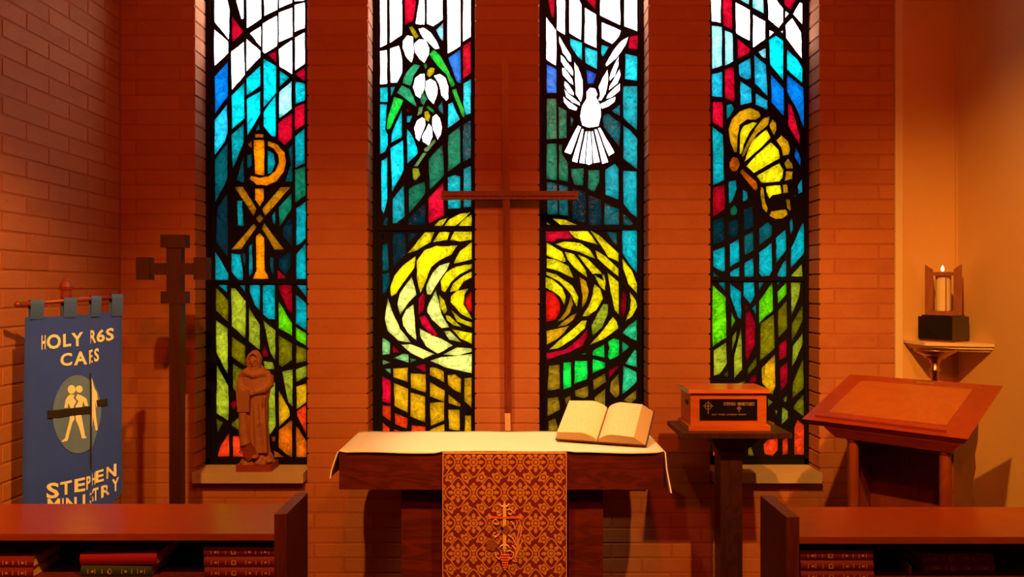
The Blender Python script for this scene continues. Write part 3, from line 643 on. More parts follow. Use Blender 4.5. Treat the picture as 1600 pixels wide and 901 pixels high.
# brocade frontal
RX0, RX1, RY = (691.5-CX)/F*3.222, (885.5-CX)/F*3.222, 3.222
par = thing('altar_frontal', 'red and gold brocade hanging on the front of the altar', 'altar hanging', ((RX0+RX1)/2, RY, 0.9155))
bm = NB(); NX, NZ = 28, 30
def fr_pt(i, j, k):
    x = RX0+(RX1-RX0)*i/NX; z = 0.9155-0.62*j/NZ
    y = RY+0.0025*math.sin(i*0.55+0.4)*min(1, j/8)+(0.003 if k else 0)
    return (x, y, z)
va = [[[bm.verts.new(fr_pt(i, j, k)) for j in range(NZ+1)] for i in range(NX+1)] for k in (0, 1)]
for i in range(NX):
    for j in range(NZ):
        bm.faces.new((va[0][i][j], va[0][i][j+1], va[0][i+1][j+1], va[0][i+1][j])); bm.faces.new((va[1][i][j], va[1][i+1][j], va[1][i+1][j+1], va[1][i][j+1]))
for i in range(NX):
    for j in (0, NZ): bm.faces.new((va[0][i][j], va[0][i+1][j], va[1][i+1][j], va[1][i][j]))
for j in range(NZ):
    for i in (0, NX): bm.faces.new((va[0][i][j], va[1][i][j], va[1][i][j+1], va[0][i][j+1]))
# shared lattice phase: a medallion column sits 207 px (zoomed) apart
o = obj('brocade_cloth', bm, M['brocade'], None, loc=((740.0-CX)/F*RY, RY, EYE-(721.6-CY)/F*RY), smooth=True)
o.location = o.location-BASE[par]; o.parent = par
for xx in (RX0+0.0015, RX1-0.0015):
    bm = NB(); box(bm, xx-0.0015, xx+0.0015, RY-0.005, RY-0.002, 0.30, 0.9150); obj('edge_braid', bm, M['silkvine'], par)
bm = NB(); box(bm, RX0, RX1, RY-0.0052, RY-0.002, 0.908, 0.9150); obj('edge_braid', bm, M['silkvine'], par)
def E5(zx, zy, d=0.0045): return U(680+zx/4.268, 690+zy/4.268, RY-d)
bm = NB(); prism(bm, [E5(451, 425), E5(474, 425), E5(474, 715), E5(451, 715)], (0, 0.004, 0))
prism(bm, [E5(451, 425), E5(462, 395), E5(474, 425)], (0, 0.004, 0)); prism(bm, [E5(451, 712), E5(474, 712), E5(463, 740)], (0, 0.004, 0))
for sx in (-1, 1):
    for zy, dz in ((418, 1), (700, -1)):
        tube(bm, [E5(462+sx*8, zy+14*dz), E5(462+sx*22, zy+8*dz), E5(462+sx*33, zy-4*dz), E5(462+sx*26, zy-10*dz)], [0.0035, 0.003, 0.0025, 0.001], 6)
obj('embroidered_cross', bm, M['silkgold'], par, label='gold embroidered cross')
bm = NB(); prism(bm, [E5(372, 499, .006), E5(560, 499, .006), E5(560, 512, .006), E5(372, 512, .006)], (0, 0.0035, 0))
for sx, x in ((-1, 372), (1, 560)):
    for dy in (-14, 0, 14): tube(bm, [E5(x, 506), E5(x+sx*10, 506+dy*.6), E5(x+sx*22, 506+dy)], [0.003, 0.003, 0.0015], 6)
obj('embroidered_crossbar', bm, M['silkred'], par, label='orange red embroidered crossbar')
def spiral(cx, cy, r0, r1, a0, a1, k=12):
    return [E5(cx+(r0+(r1-r0)*i/k)*math.cos(a0+(a1-a0)*i/k), cy+(r0+(r1-r0)*i/k)*math.sin(a0+(a1-a0)*i/k), 0.005) for i in range(k+1)]
for pts in (spiral(497, 470, 22, 10, -2.5, 3.0), spiral(405, 530, 24, 8, 0.5, 6.0), spiral(400, 615, 24, 8, -1.0, 5.0), spiral(425, 475, 18, 8, 0, 4.6),
            [E5(485, 620), E5(515, 640), E5(540, 690), E5(548, 730), E5(530, 770), E5(545, 800), E5(520, 795)],
            [E5(580, 565), E5(572, 610), E5(558, 660), E5(548, 720)], [E5(575, 620), E5(580, 660), E5(560, 710), E5(535, 770)],
            [E5(512, 690), E5(535, 715), E5(540, 760)], [E5(505, 530), E5(525, 555), E5(535, 585)],
            [E5(395, 735), E5(405, 765), E5(430, 785)], spiral(495, 755, 30, 24, -2.2, 2.0),
            [E5(440, 590), E5(420, 625), E5(395, 640)], [E5(560, 520), E5(568, 560), E5(552, 620), E5(545, 690)]):
    bm = NB(); tube(bm, pts, 0.0025, 6); obj('vine_tendril', bm, M['silkvine'], par)
for cx, cy, rr in ((375, 690, 42), (465, 588, 34), (432, 580, 24)):
    bm = NB(); pts = []
    for i in range(30):
        a = 2*PI*i/30; r = rr*(0.72+0.28*abs(math.cos(2.5*a)))
        pts.append(E5(cx+r*math.cos(a), cy+r*math.sin(a), 0.0055))
    prism(bm, pts, (0, 0.003, 0)); obj('vine_leaf', bm, M['silkbrown'], par)
for row, (yy, k) in enumerate(((755, 4), (772, 5), (789, 4), (806, 3), (822, 3), (838, 2), (852, 1))):
    for i in range(k):
        bm = NB(); ball(bm, E5(466+(i-(k-1)/2)*14.5, yy, 0.005), (0.0050, 0.0035, 0.0050), u=8, v=6); obj('grape', bm, M['silkred'], par, smooth=True)
# ------------------------------------------------------------------ open Bible on a low slanted rest
a, tt = math.radians(20), math.radians(29)
bu = Vector((math.cos(a), -math.sin(a), 0)); bh = Vector((math.sin(a), math.cos(a), 0)); bv = bh*math.cos(tt)+Vector((0, 0, math.sin(tt))); bn = bu.cross(bv)
bo = Vector((0.375, 3.355, 0.927))
rest = NB()
q = lambda x, y, z: bo+bu*x+bh*y+Vector((0, 0, z))
quadhull(rest, [q(-.13, .02, -.0085), q(.13, .02, -.0085), q(.13, .19, -.0085), q(-.13, .19, -.0085)], [q(-.13, .02, -.003), q(.13, .02, -.003), q(.13, .19, .090), q(-.13, .19, .090)])
tag(obj('book_rest', rest, M['standwood'], loc=bo-Vector((0, 0, .0085)), bevel=0.002), 'low dark wedge rest under the open Bible', 'book rest')
t = thing('open_bible', 'large open Bible with cream pages on the altar', 'book', bo)
HB = 0.232
bm = NB(); obox(bm, bo, bu, bv, bn, (-0.192, 0.214), (-0.004, HB+0.004), (0.000, 0.005)); obj('cover', bm, M['standwood'], t, bevel=0.002)
for s_ in (-1, 1):
    prof = []
    for i in range(15):
        f = i/14; x = 0.004+(0.158 if s_ > 0 else 0.176)*f
        z = 0.020+0.028*math.sin(min(1, f*2.4)*PI/2)-0.010*max(0, f-0.4)
        if i == 0: z = 0.014
        prof.append((x, z))
    foot = [(0.208 if s_ > 0 else 0.188, 0.005), (0.002, 0.005)]
    bm = NB()
    A_ = [bm.verts.new(bo+bu*(s_*x)+bn*z) for x, z in prof+foot]; B_ = [bm.verts.new(bo+bu*(s_*x)+bn*z+bv*HB) for x, z in prof+foot]
    bm.faces.new(A_); bm.faces.new(B_[::-1]); k = len(A_)
    for i in range(k): bm.faces.new((A_[i], A_[(i+1) % k], B_[(i+1) % k], B_[i]))
    blk = obj('page_block', bm, M['pageedge'], t)
    bm = NB(); r0 = [bm.verts.new(bo+bu*(s_*x)+bn*(z+0.0012)+bv*0.001) for x, z in prof]; r1 = [bm.verts.new(bo+bu*(s_*x)+bn*(z+0.0012)+bv*(HB-0.001)) for x, z in prof]
    for i in range(14): bm.faces.new((r0[i], r0[i+1], r1[i+1], r1[i]))
    obj('page', bm, M['pages'], blk, smooth=True)
# ------------------------------------------------------------------ wall cross
wx = (791.5-CX)/F*3.94; t = thing('wall_cross', 'tall thin dark wooden cross on the brick pier behind the altar', 'cross', (wx, 3.94, EYE-(672-CY)/F*3.94))
zt, zb = EYE-(94-CY)/F*3.94, EYE-(672-CY)/F*3.94; tl = 0.012
def barx(bm, x0, x1, z0, z1, sh=0.0):
    quadhull(bm, [(x0+sh, 3.925, z0), (x1+sh, 3.925, z0), (x1+sh, 3.985, z0), (x0+sh, 3.985, z0)], [(x0-sh, 3.925, z1), (x1-sh, 3.925, z1), (x1-sh, 3.985, z1), (x0-sh, 3.985, z1)])
bm = NB(); barx(bm, wx-0.018, wx+0.018, zb+0.09, zt, 0.008); up = obj('upright', bm, M['crosswood'], t, bevel=0.003)
bm = NB(); box(bm, wx-0.004, wx+0.004, 3.915, 3.927, zb+0.12, zt-0.01); obj('ridge', bm, M['crosswood'], up)
bm = NB(); barx(bm, wx-0.008, wx+0.020, zb, zb+0.09, 0.001); obj('foot', bm, M['crosstip'], t, bevel=0.003, label='pale foot of the cross')
bm = NB(); za, zc = EYE-(312-CY)/F*3.94, EYE-(299-CY)/F*3.94
box(bm, (690-CX)/F*3.94, (903-CX)/F*3.94, 3.918, 3.955, za, zc); ar = obj('crossbar', bm, M['crosswood'], t, bevel=0.003)
bm = NB(); box(bm, (694-CX)/F*3.94, (899-CX)/F*3.94, 3.911, 3.919, (za+zc)/2-0.004, (za+zc)/2+0.004); obj('ridge', bm, M['crosswood'], ar)
# ------------------------------------------------------------------ processional cross
D = 3.45; xc = (273-CX)/F*D
t = thing('processional_cross', 'dark wooden processional cross on a pole in the left corner', 'cross', (xc, D, 0))
def pxb(bm, x0, y0, x1, y1, d0, d1):
    p = U(x0, y1, D); q = U(x1, y0, D); box(bm, p.x, q.x, D+d0, D+d1, p.z, q.z)
bm = NB(); pxb(bm, 263, 380, 286, 460, -.02, .02); obj('cross_upright', bm, M['procwood'], t, bevel=.003)
bm = NB(); pxb(bm, 222, 411, 322, 429, -.018, .018); obj('cross_arm', bm, M['procwood'], t, bevel=.003)
for r in ((254.5, 367, 293, 387), (217, 402, 237, 437), (306, 402, 327, 437), (255, 455, 293, 474)):
    bm = NB(); pxb(bm, *r, -.026, .026); obj('cross_end', bm, M['procwood'], t, bevel=.004)
bm = NB(); z1 = U(0, 470, D).z; px_ = (277-CX)/F*D
quadhull(bm, [(px_-.026, D-.024, .03), (px_+.026, D-.024, .03), (px_+.026, D+.024, .03), (px_-.026, D+.024, .03)], [(px_-.026, D-.024, z1), (px_+.026, D-.024, z1), (px_+.026, D+.024, z1), (px_-.026, D+.024, z1)]); obj('pole', bm, M['procwood'], t, bevel=.005)
bm = NB(); lathe(bm, (px_, D, 0), [(.16, 0), (.16, .02), (.13, .03), (.04, .05), (.035, .09)]); obj('base', bm, M['procwood'], t)
# ------------------------------------------------------------------ banner on its stand
P0 = Vector((-760/F*3.0, 3.0, 0)); P1 = Vector((-609/F*3.3, 3.3, 0)); be = (P1-P0); BW = be.length; be.normalize(); bnn = Vector((be.y, -be.x, 0))
def plane_hit(px, py):
    d = Vector(((px-CX)/F, 1, -(py-CY)/F)); k = P0.dot(bnn)/d.dot(bnn); p = d*k
    return (p-P0).dot(be)/BW, p.z+EYE
PR = [(0.0, -.016), (0.02, -.004), (0.10, .009), (0.20, -.004), (0.32, .008), (0.45, .002), (0.55, .006), (0.62, .009), (0.648, .009), (0.655, .007), (0.648, .002), (0.62, -.003), (0.62, -.006), (0.66, -.005), (0.72, .000), (0.80, .010), (0.88, -.003), (0.95, .008), (0.985, .002), (1.0, -.012)]
def bsurf(al, z):
    f = min(1, max(0.25, (1.50-z)/0.35))
    seg = PR[:10] if al < 0.652 else PR[13:]
    if al <= seg[0][0]: return seg[0][1]*f
    for (a0, b0), (a1, b1) in zip(seg, seg[1:]):
        if a0 <= al <= a1: return (b0+(b1-b0)*(al-a0)/(a1-a0))*f
    return seg[-1][1]*f
def bpt(al, z, off=0.0): return P0+be*(al*BW)+bnn*(bsurf(al, z)+off)+Vector((0, 0, z))
ban = thing('banner', 'blue hanging banner lettered HOLY CARES STEPHEN MINISTRY', 'banner', (P0+be*BW*.5)+Vector((0, 0, .62)))
bm = NB(); NZ = 26
ztop = lambda al: 1.487+0.012*al+0.004*math.sin(al*18)
rows = [[], []]
for k in (0, 1):
    for j in range(NZ+1):
        r = []
        for (al, b) in PR:
            z = ztop(al)+(0.62+0.13*max(0, (al-0.72)/0.28)**1.3-ztop(al))*j/NZ; f = min(1, max(0.25, (1.50-z)/0.35))
            flare = 1+0.03*j/NZ
            r.append(bm.verts.new(P0+be*((0.5+(al-0.5)*flare)*BW)+bnn*(b*f-0.0025*k)+Vector((0, 0, z))))
        rows[k].append(r)
for j in range(NZ):
    for i in range(len(PR)-1):
        bm.faces.new((rows[0][j][i], rows[0][j+1][i], rows[0][j+1][i+1], rows[0][j][i+1])); bm.faces.new((rows[1][j][i], rows[1][j][i+1], rows[1][j+1][i+1], rows[1][j+1][i]))
obj('banner_cloth', bm, M['banner'], ban, smooth=True, recalc=False)
RODZ0, RODZ1 = EYE-(474.5-CY)/F*3.0, EYE-(463-CY)/F*3.3
def rodz(al): return RODZ0+(RODZ1-RODZ0)*al
for c0, c1 in ((46, 67), (98, 118), (141, 156), (173, 190)):
    al0 = plane_hit(c0, 480)[0]; al1 = plane_hit(c1, 480)[0]; am = (al0+al1)/2; zr = rodz(am)
    loop = [(.005, ztop(am)-.012), (.010, ztop(am)+.01), (.014, zr-.006), (.012, zr+.008), (.002, zr+.0125), (-.010, zr+.010), (-.014, zr-.004), (-.013, zr-.03), (-.010, ztop(am)-.012)]
    bm = NB(); g = []
    for k in (0, 1):
        g.append([[bm.verts.new(P0+be*(al*BW)+bnn*(b*(1 if k == 0 else .78))+Vector((0, 0, z-(0.002 if k and b**2 < .0001 else 0)))) for b, z in loop] for al in (al0, al1)])
    for k in (0, 1):
        for i in range(len(loop)-1):
            qd = (g[k][0][i], g[k][0][i+1], g[k][1][i+1], g[k][1][i]); bm.faces.new(qd if k == 0 else qd[::-1])
    obj('tab', bm, M['bannertab'], ban, smooth=True)
# lettering
glyphs = {}
def glyph(ch):
    if ch in glyphs: return glyphs[ch]
    cu = bpy.data.curves.new('g', 'FONT'); cu.body = ch; cu.resolution_u = 3; cu.offset = 0.028
    ob = bpy.data.objects.new('g', cu); C.objects.link(ob)
    dg = bpy.context.evaluated_depsgraph_get(); me = bpy.data.meshes.new_from_object(ob.evaluated_get(dg))
    vs = [(v_.co.x, v_.co.y) for v_ in me.vertices]; fs = [list(p.vertices) for p in me.polygons]
    x0 = min(x for x, y in vs); x1 = max(x for x, y in vs); y0 = min(y for x, y in vs); y1 = max(y for x, y in vs)
    vs = [((x-x0)/(x1-x0), (y-y0)/(y1-y0)) for x, y in vs]
    bpy.data.objects.remove(ob); bpy.data.curves.remove(cu); bpy.data.meshes.remove(me)
    glyphs[ch] = (vs, fs); return glyphs[ch]
def set_glyph(name, ch, fn, mat, parent):
    vs, fs = glyph(ch); bm = NB(); bvs = [bm.verts.new(fn(x, y)) for x, y in vs]
    for f in fs:
        try: bm.faces.new([bvs[i] for i in f])
        except ValueError: pass
    return obj(name, bm, mat, parent, recalc=False)
# crop one: (0,440) scale 4.505: char, x0, x1, top at x0, top at x1, bottom at x0, bottom at x1
L1 = [('H', 290, 320, 378, 375, 478, 475), ('O', 328, 425, 372, 365, 475, 470), ('L', 441, 498, 368, 362, 460, 452), ('Y', 500, 582, 362, 352, 455, 450),
      ('R', 632, 674, 342, 336, 435, 428), ('6', 678, 734, 338, 332, 428, 420), ('S', 742, 800, 330, 322, 420, 410),
      ('C', 420, 505, 505, 497, 595, 588), ('A', 518, 608, 493, 486, 588, 580), ('E', 622, 652, 482, 474, 578, 570), ('S', 662, 694, 472, 464, 565, 558)]
L2 = [('S', 328, 408, 695, 688, 806, 798), ('T', 416, 502, 688, 672, 780, 770), ('E', 520, 592, 668, 650, 760, 748), ('P', 600, 629, 648, 638, 741, 728), ('H', 648, 670, 630, 620, 716, 704),
      ('E', 672, 722, 612, 592, 695, 678), ('N', 740, 814, 582, 556, 665, 645),
      ('M', 335, 415, 805, 800, 910, 900), ('I', 430, 442, 800, 798, 895, 892), ('N', 458, 535, 798, 790, 890, 878), ('I', 575, 592, 775, 770, 868, 862), ('S', 622, 660, 752, 740, 845, 832), ('T', 655, 690, 735, 722, 825, 812),
      ('R', 706, 768, 715, 690, 800, 770), ('Y', 788, 830, 672, 648, 765, 738)]
def zp(zx, zy, y0, off): 
    al, z = plane_hit(zx/4.505, y0+zy/4.505); return bpt(al, z, off)
for tab, y0 in ((L1, 440), (L2, 600)):
    for ch, x0, x1, t0, t1, b0, b1 in tab:
        def fn(x, y):
            top = t0+(t1-t0)*x; bot = b0+(b1-b0)*x
            return zp(x0+(x1-x0)*x, bot+(top-bot)*y, y0, 0.0025)
        set_glyph('letter', ch, fn, M['lettering'], ban)
def bpoly(name, pts, off, mat, y0=600, dense=True):
    out = []
    for i, p in enumerate(pts):
        q_ = pts[(i+1) % len(pts)]
        for k in range(3 if dense else 1): out.append((p[0]+(q_[0]-p[0])*k/3, p[1]+(q_[1]-p[1])*k/3))
    bm = NB()
    f = bm.faces.new([bm.verts.new((x, -y, 0)) for x, y in out]); bmesh.ops.triangulate(bm, faces=[f])
    for lim in (90, 45, 22):
        es = [e_ for e_ in bm.edges if e_.calc_length() > lim]
        if es: bmesh.ops.subdivide_edges(bm, edges=es, cuts=1); bmesh.ops.triangulate(bm, faces=bm.faces[:])
    for v_ in bm.verts: v_.co = zp(v_.co.x, -v_.co.y, y0, off)
    return obj(name, bm, mat, ban, recalc=False)
el = [(540+172*math.cos(2*PI*i/40), 210+275*math.sin(2*PI*i/40)) for i in range(40)]
dl = [(min(x, 628), y) for x, y in el if x < 660]
bpoly('emblem_disc', dl[::-1], .0026, M['emblemdisc'])
bpoly('emblem_disc', [(642, -60), (670, 10), (690, 60), (708, 140), (706, 230), (690, 310), (665, 400), (645, 470)], .002, M['emblemdisc'])
for cx, cy, r in ((552, 33, 23), (499, 36, 28)): bpoly('emblem_head', [(cx+r*math.cos(2*PI*i/18), cy+r*1.1*math.sin(2*PI*i/18)) for i in range(18)], .0034 if r > 25 else .0030, M['lettering'])
bpoly('emblem_figure', [(490, 70), (520, 75), (512, 95), (532, 120), (515, 150), (515, 215), (520, 245), (505, 270), (470, 395), (430, 405), (425, 398), (450, 380), (485, 250), (490, 160), (475, 130), (470, 165), (445, 165), (455, 110), (470, 85)], .0034, M['lettering'])
bpoly('emblem_figure', [(540, 68), (570, 80), (600, 100), (612, 150), (590, 152), (578, 115), (570, 160), (565, 215), (575, 270), (590, 360), (600, 375), (570, 380), (550, 300), (530, 255), (525, 215), (528, 150), (547, 120), (527, 95)], .0034, M['lettering'])
bpoly('emblem_figure', [(637, -60), (650, -35), (660, 20), (680, 60), (690, 150), (678, 165), (668, 110), (672, 200), (685, 320), (672, 325), (655, 230), (650, 300), (642, 290)], .0034, M['lettering'])
bm = NB(); tp = [bm.verts.new(zp(330+295*i/24, 185-33*i/24, 600, .0065)) for i in range(25)]; bt = [bm.verts.new(zp(333+292*i/24, 240-38*i/24, 600, .0065)) for i in range(25)]
for i in range(24): bm.faces.new((tp[i], bt[i], bt[i+1], tp[i+1]))
obj('emblem_cross_bar', bm, M['blackcloth'], ban, recalc=False)
bpoly('emblem_cross_bar', [(675, 112), (745, 98), (748, 145), (680, 158)], .0048, M['blackcloth'])
bpoly('emblem_cross_upright', [(622, -80), (632, -80), (634, 600), (624, 590)], .0048, M['blackcloth'])
st = thing('banner_stand', 'dark red wooden pole and rod holding the blue banner', 'banner stand', (P0+be*BW*.46-bnn*.055))
pc = P0+be*BW*.46-bnn*.055
bm = NB(); tube(bm, [P0+be*(BW*-.07)+Vector((0, 0, rodz(-.07))), P0+be*(BW*1.0)+Vector((0, 0, rodz(1.0)))], .0095, 12); rod = obj('rod', bm, M['rodwood'], st, smooth=True)
bm = NB(); ball(bm, P0+be*(BW*-.075)+Vector((0, 0, rodz(-.075))), .0125); obj('rod_end', bm, M['rodwood'], rod, smooth=True)
bm = NB(); zt = EYE-(452-CY)/F*pc.y; lathe(bm, pc, [(.021, .03), (.021, zt)], 12); obj('pole', bm, M['rodwood'], st, smooth=False)
bm = NB(); lathe(bm, pc, [(.024, zt), (.027, zt+.012), (.020, zt+.03), (.001, zt+.055)], 12); obj('finial', bm, M['rodwood'], st)
bm = NB(); tube(bm, [pc+Vector((0, 0, rodz(.46))), P0+be*BW*.46+Vector((0, 0, rodz(.46)))], .008, 8); obj('bracket', bm, M['rodwood'], st)
bm = NB(); lathe(bm, pc, [(.14, 0), (.14, .02), (.05, .045), (.025, .08)], 20); obj('base', bm, M['rodwood'], st)
# ------------------------------------------------------------------ statue on the sill
SD = 4.035; K3 = 3.755
def S(zx, zy, dy=0.0):
    p = U(300+zx/K3, 530+zy/K3, SD); p.y += dy; return p
SM = SD/F/K3     # metres per zoomed pixel
plz = 0.6525
st = thing('statue', 'small carved statue of a hooded bearded figure on the sill', 'statue', (S(375, 0).x, SD, plz))
bm = NB(); box(bm, (368.5-CX)/F*3.97, (423.5-CX)/F*3.97, 3.97, 4.10, plz, plz+.036); obj('plinth', bm, M['plinthwood'], st, bevel=.002, label='dark red wooden plinth')
bm = NB()
def loft(bm, rings, n=20, rot=0.0):
    vr = []
    for zx, zy, hw, hd, dy in rings:
        c_ = S(zx, zy, dy*SM)
        vr.append([bm.verts.new(c_+Vector((hw*SM*math.cos(2*PI*i/n), hd*SM*math.sin(2*PI*i/n), 0))) for i in range(n)])
    for a_, b_ in zip(vr, vr[1:]):
        for i in range(n): bm.faces.new((a_[i], a_[(i+1) % n], b_[(i+1) % n], b_[i]))
    bm.faces.new(vr[0][::-1]); bm.faces.new(vr[-1])
# robe
loft(bm, [(388, 690, 78, 52, 0), (385, 640, 74, 52, 0), (380, 560, 72, 50, 0), (378, 470, 68, 48, 0), (372, 390, 74, 50, 0), (372, 310, 86, 54, 0), (375, 250, 92, 54, 4), (376, 205, 90, 50, 6), (372, 175, 62, 42, 6), (368, 150, 40, 36, 4)])
# hood and head
ball(bm, S(367, 122, .004), (44*SM, 42*SM, 56*SM)); ball(bm, S(366, 88, .010), (30*SM, 30*SM, 26*SM))
ball(bm, S(372, 128, -.020), (24*SM, 30*SM, 34*SM))             # face
ball(bm, S(374, 172, -.026), (22*SM, 22*SM, 30*SM))             # beard
ball(bm, S(373, 134, -.050), (6*SM, 9*SM, 13*SM))               # nose
for sx in (-1, 1): ball(bm, S(373+sx*10, 117, -.043), (9*SM, 6*SM, 4*SM)); ball(bm, S(373+sx*9, 150, -.044), (10*SM, 5*SM, 4*SM))
tube(bm, [S(340, 170, -.02), S(335, 120, -.035), S(352, 85, -.038), S(372, 75, -.036), S(395, 90, -.036), S(405, 125, -.034), S(402, 170, -.02)], [9*SM]*7, 8)   # hood rim
tube(bm, [S(300, 205, 0), S(330, 190, -.02), S(372, 205, -.04), S(420, 195, -.02), S(450, 205, 0)], [24*SM, 26*SM, 22*SM, 26*SM, 24*SM], 10)                  # shawl
# arms
tube(bm, [S(302, 210, 0), S(292, 255, -.005), S(300, 290, -.03), S(335, 300, -.055)], [32*SM, 32*SM, 27*SM, 18*SM], 10)
tube(bm, [S(448, 210, 0), S(452, 262, -.008), S(425, 292, -.035), S(385, 300, -.055)], [33*SM, 34*SM, 27*SM, 17*SM], 10)
for k in range(4): tube(bm, [S(382, 294+k*7, -.058), S(366, 295+k*7, -.068), S(352, 298+k*7, -.066)], [5*SM, 5*SM, 4*SM], 6)
for k in range(4): tube(bm, [S(332, 296+k*7, -.058), S(345, 300+k*7, -.064)], [5*SM, 4.5*SM], 6)
# folds of the robe
for x0, x1, x2, w_ in ((410, 425, 420, 15), (440, 438, 445, 14), (385, 392, 405, 14), (330, 322, 318, 20), (352, 345, 350, 14)):
    tube(bm, [S(x0, 330, -.035), S(x1, 480, -.045), S(x2, 655, -.048)], [w_*SM*.6, w_*SM, w_*SM*1.2], 8)
tube(bm, [S(320, 420, -.05), S(325, 520, -.055), S(335, 600, -.055), S(345, 612, -.05)], [26*SM, 30*SM, 34*SM, 20*SM], 10)
# rock
loft(bm, [(382, 742, 104, 62, 0), (384, 715, 104, 62, 0), (388, 690, 92, 58, 0), (395, 660, 70, 52, 0)], 12)
for k in range(9): ball(bm, S(random.uniform(300, 475), random.uniform(690, 730), random.uniform(-.05, -.03)), (random.uniform(16, 30)*SM, 20*SM, random.uniform(14, 24)*SM), u=8, v=6)
ball(bm, S(395, 672, -.062), (22*SM, 34*SM, 12*SM))             # foot
def remesh(bm, vox, smooth_it):
    me = bpy.data.meshes.new('r'); bm.to_mesh(me); bm.free(); ob = bpy.data.objects.new('r', me); C.objects.link(ob)
    md = ob.modifiers.new('r', 'REMESH'); md.mode = 'VOXEL'; md.voxel_size = vox
    sm = ob.modifiers.new('s', 'SMOOTH'); sm.iterations = smooth_it; sm.factor = 0.4
    dg = bpy.context.evaluated_depsgraph_get(); m2 = bpy.data.meshes.new_from_object(ob.evaluated_get(dg))
    b2 = NB(); b2.from_mesh(m2); bpy.data.objects.remove(ob); bpy.data.meshes.remove(m2); bpy.data.meshes.remove(me)
    return b2
b2 = remesh(bm, 0.0036, 3)
lo = min(v_.co.z for v_ in b2.verts); dz = plz+.0355-lo
for v_ in b2.verts:
    if v_.co.z < plz+.036 or lo+.01 > v_.co.z: v_.co.z = max(v_.co.z, plz+.0355)
obj('figure', b2, M['terracotta'], st, smooth=True)
bm = NB(); prism(bm, [S(287, 292, -.075), S(366, 292, -.082), S(362, 412, -.072), S(292, 415, -.066)], (0, .018, 0)); obj('tablet', bm, M['terracotta'], st, bevel=.003)
bm = NB(); prism(bm, [S(305, 612, -.066), S(372, 600, -.072), S(412, 672, -.066), S(352, 698, -.064), S(322, 665, -.062)], (0, .02, 0)); obj('drape_end', bm, M['plinthwood'], st, bevel=.004)
# ------------------------------------------------------------------ prayer box on a pedestal stand
BY0, BY1 = 3.46, 3.655; BX0, BX1 = (1079-CX)/F*BY0, (1197.5-CX)/F*BY0
zs = 0.962
t = thing('pedestal_stand', 'dark wooden pedestal table under the oak box', 'stand', ((1139-CX)/F*3.55, 3.55, 0))
tx0, tx1 = (1066-CX)/F*3.38, (1238-CX)/F*3.38
bm = NB(); box(bm, tx0, tx1, 3.38, 3.71, zs-.022, zs); obj('stand_top', bm, M['standwood'], t, bevel=.006, seg=2)
pcx = (1138-CX)/F*3.545
def sq(bm, x, y, prof):
    vr = [[bm.verts.new((x+sx*r, y+sy*r, z)) for sx, sy in ((-1, -1), (1, -1), (1, 1), (-1, 1))] for r, z in prof]
    for a_, b_ in zip(vr, vr[1:]):
        for i in range(4): bm.faces.new((a_[i], a_[(i+1) % 4], b_[(i+1) % 4], b_[i]))
    bm.faces.new(vr[0][::-1]); bm.faces.new(vr[-1])
bm = NB(); sq(bm, pcx, 3.545, [(.052, .835), (.060, .845), (.060, .865), (.075, .880), (.100, .915), (.108, .925), (.108, zs-.022)]); obj('capital', bm, M['standwood'], t)
bm = NB(); sq(bm, pcx, 3.545, [(.050, .07), (.050, .836)]); obj('column', bm, M['standwood'], t, bevel=.006)
bm = NB(); sq(bm, pcx, 3.545, [(.15, 0), (.15, .03), (.10, .045), (.06, .072)]); obj('foot', bm, M['standwood'], t)
t = thing('oak_box', 'oak box with a black engraved plaque on the pedestal stand', 'box', ((BX0+BX1)/2, BY0+.1, zs))
bz = lambda py: EYE-(py-CY)/F*BY0
bm = NB(); box(bm, BX0, BX1, BY0, BY1, zs+.018, bz(612)); obj('box_body', bm, M['boxwood'], t, bevel=.002)
bm = NB(); box(bm, BX0-.012, BX1+.014, BY0-.014, BY1+.012, zs, zs+.022); obj('base_moulding', bm, M['boxwood'], t, bevel=.005, seg=2)
bm = NB(); e = .014
quadhull(bm, [(BX0-e, BY0-e, bz(613.5)), (BX1+e, BY0-e, bz(613.5)), (BX1+e, BY1+e, bz(613.5)), (BX0-e, BY1+e, bz(613.5))], [(BX0-e+.004, BY0-e+.004, bz(607.5)), (BX1+e-.004, BY0-e+.004, bz(607.5)), (BX1+e-.004, BY1+e-.004, bz(607.5)), (BX0-e+.004, BY1+e-.004, bz(607.5))])
obj('lid', bm, M['boxwood'], t, bevel=.003)
def Q(zx, zy, d=0.0): return U(1040+zx/7.51, 580+zy/7.51, BY0-.006-d)
bm = NB(); a_ = Q(402, 325); b_ = Q(1076, 568); box(bm, a_.x, b_.x, BY0-.006, BY0+.001, b_.z, a_.z); plq = obj('plaque', bm, M['plaque'], t, bevel=.001, label='black plaque with engraved crosses and lettering')
for cx, cy, r, bars in ((499, 406, 42, ((496, 350, 503, 498), (440, 402, 558, 410))), (861, 433, 20, ((858, 405, 864, 475), (834, 430, 890, 436)))):
    bm = NB()
    for x0, y0, x1, y1 in bars: p = Q(x0, y1, .0008); q2 = Q(x1, y0, .0008); box(bm, p.x, q2.x, p.y, p.y+.0006, p.z, q2.z)
    for i in range(24):
        a0, a1 = 2*PI*i/24, 2*PI*(i+1)/24
        prism(bm, [Q(cx+r*math.cos(a0), cy+r*math.sin(a0), .0008), Q(cx+r*math.cos(a1), cy+r*math.sin(a1), .0008), Q(cx+(r-5)*math.cos(a1), cy+(r-5)*math.sin(a1), .0008), Q(cx+(r-5)*math.cos(a0), cy+(r-5)*math.sin(a0), .0008)], (0, .0005, 0))
    obj('engraved_cross', bm, M['engraving'], plq)
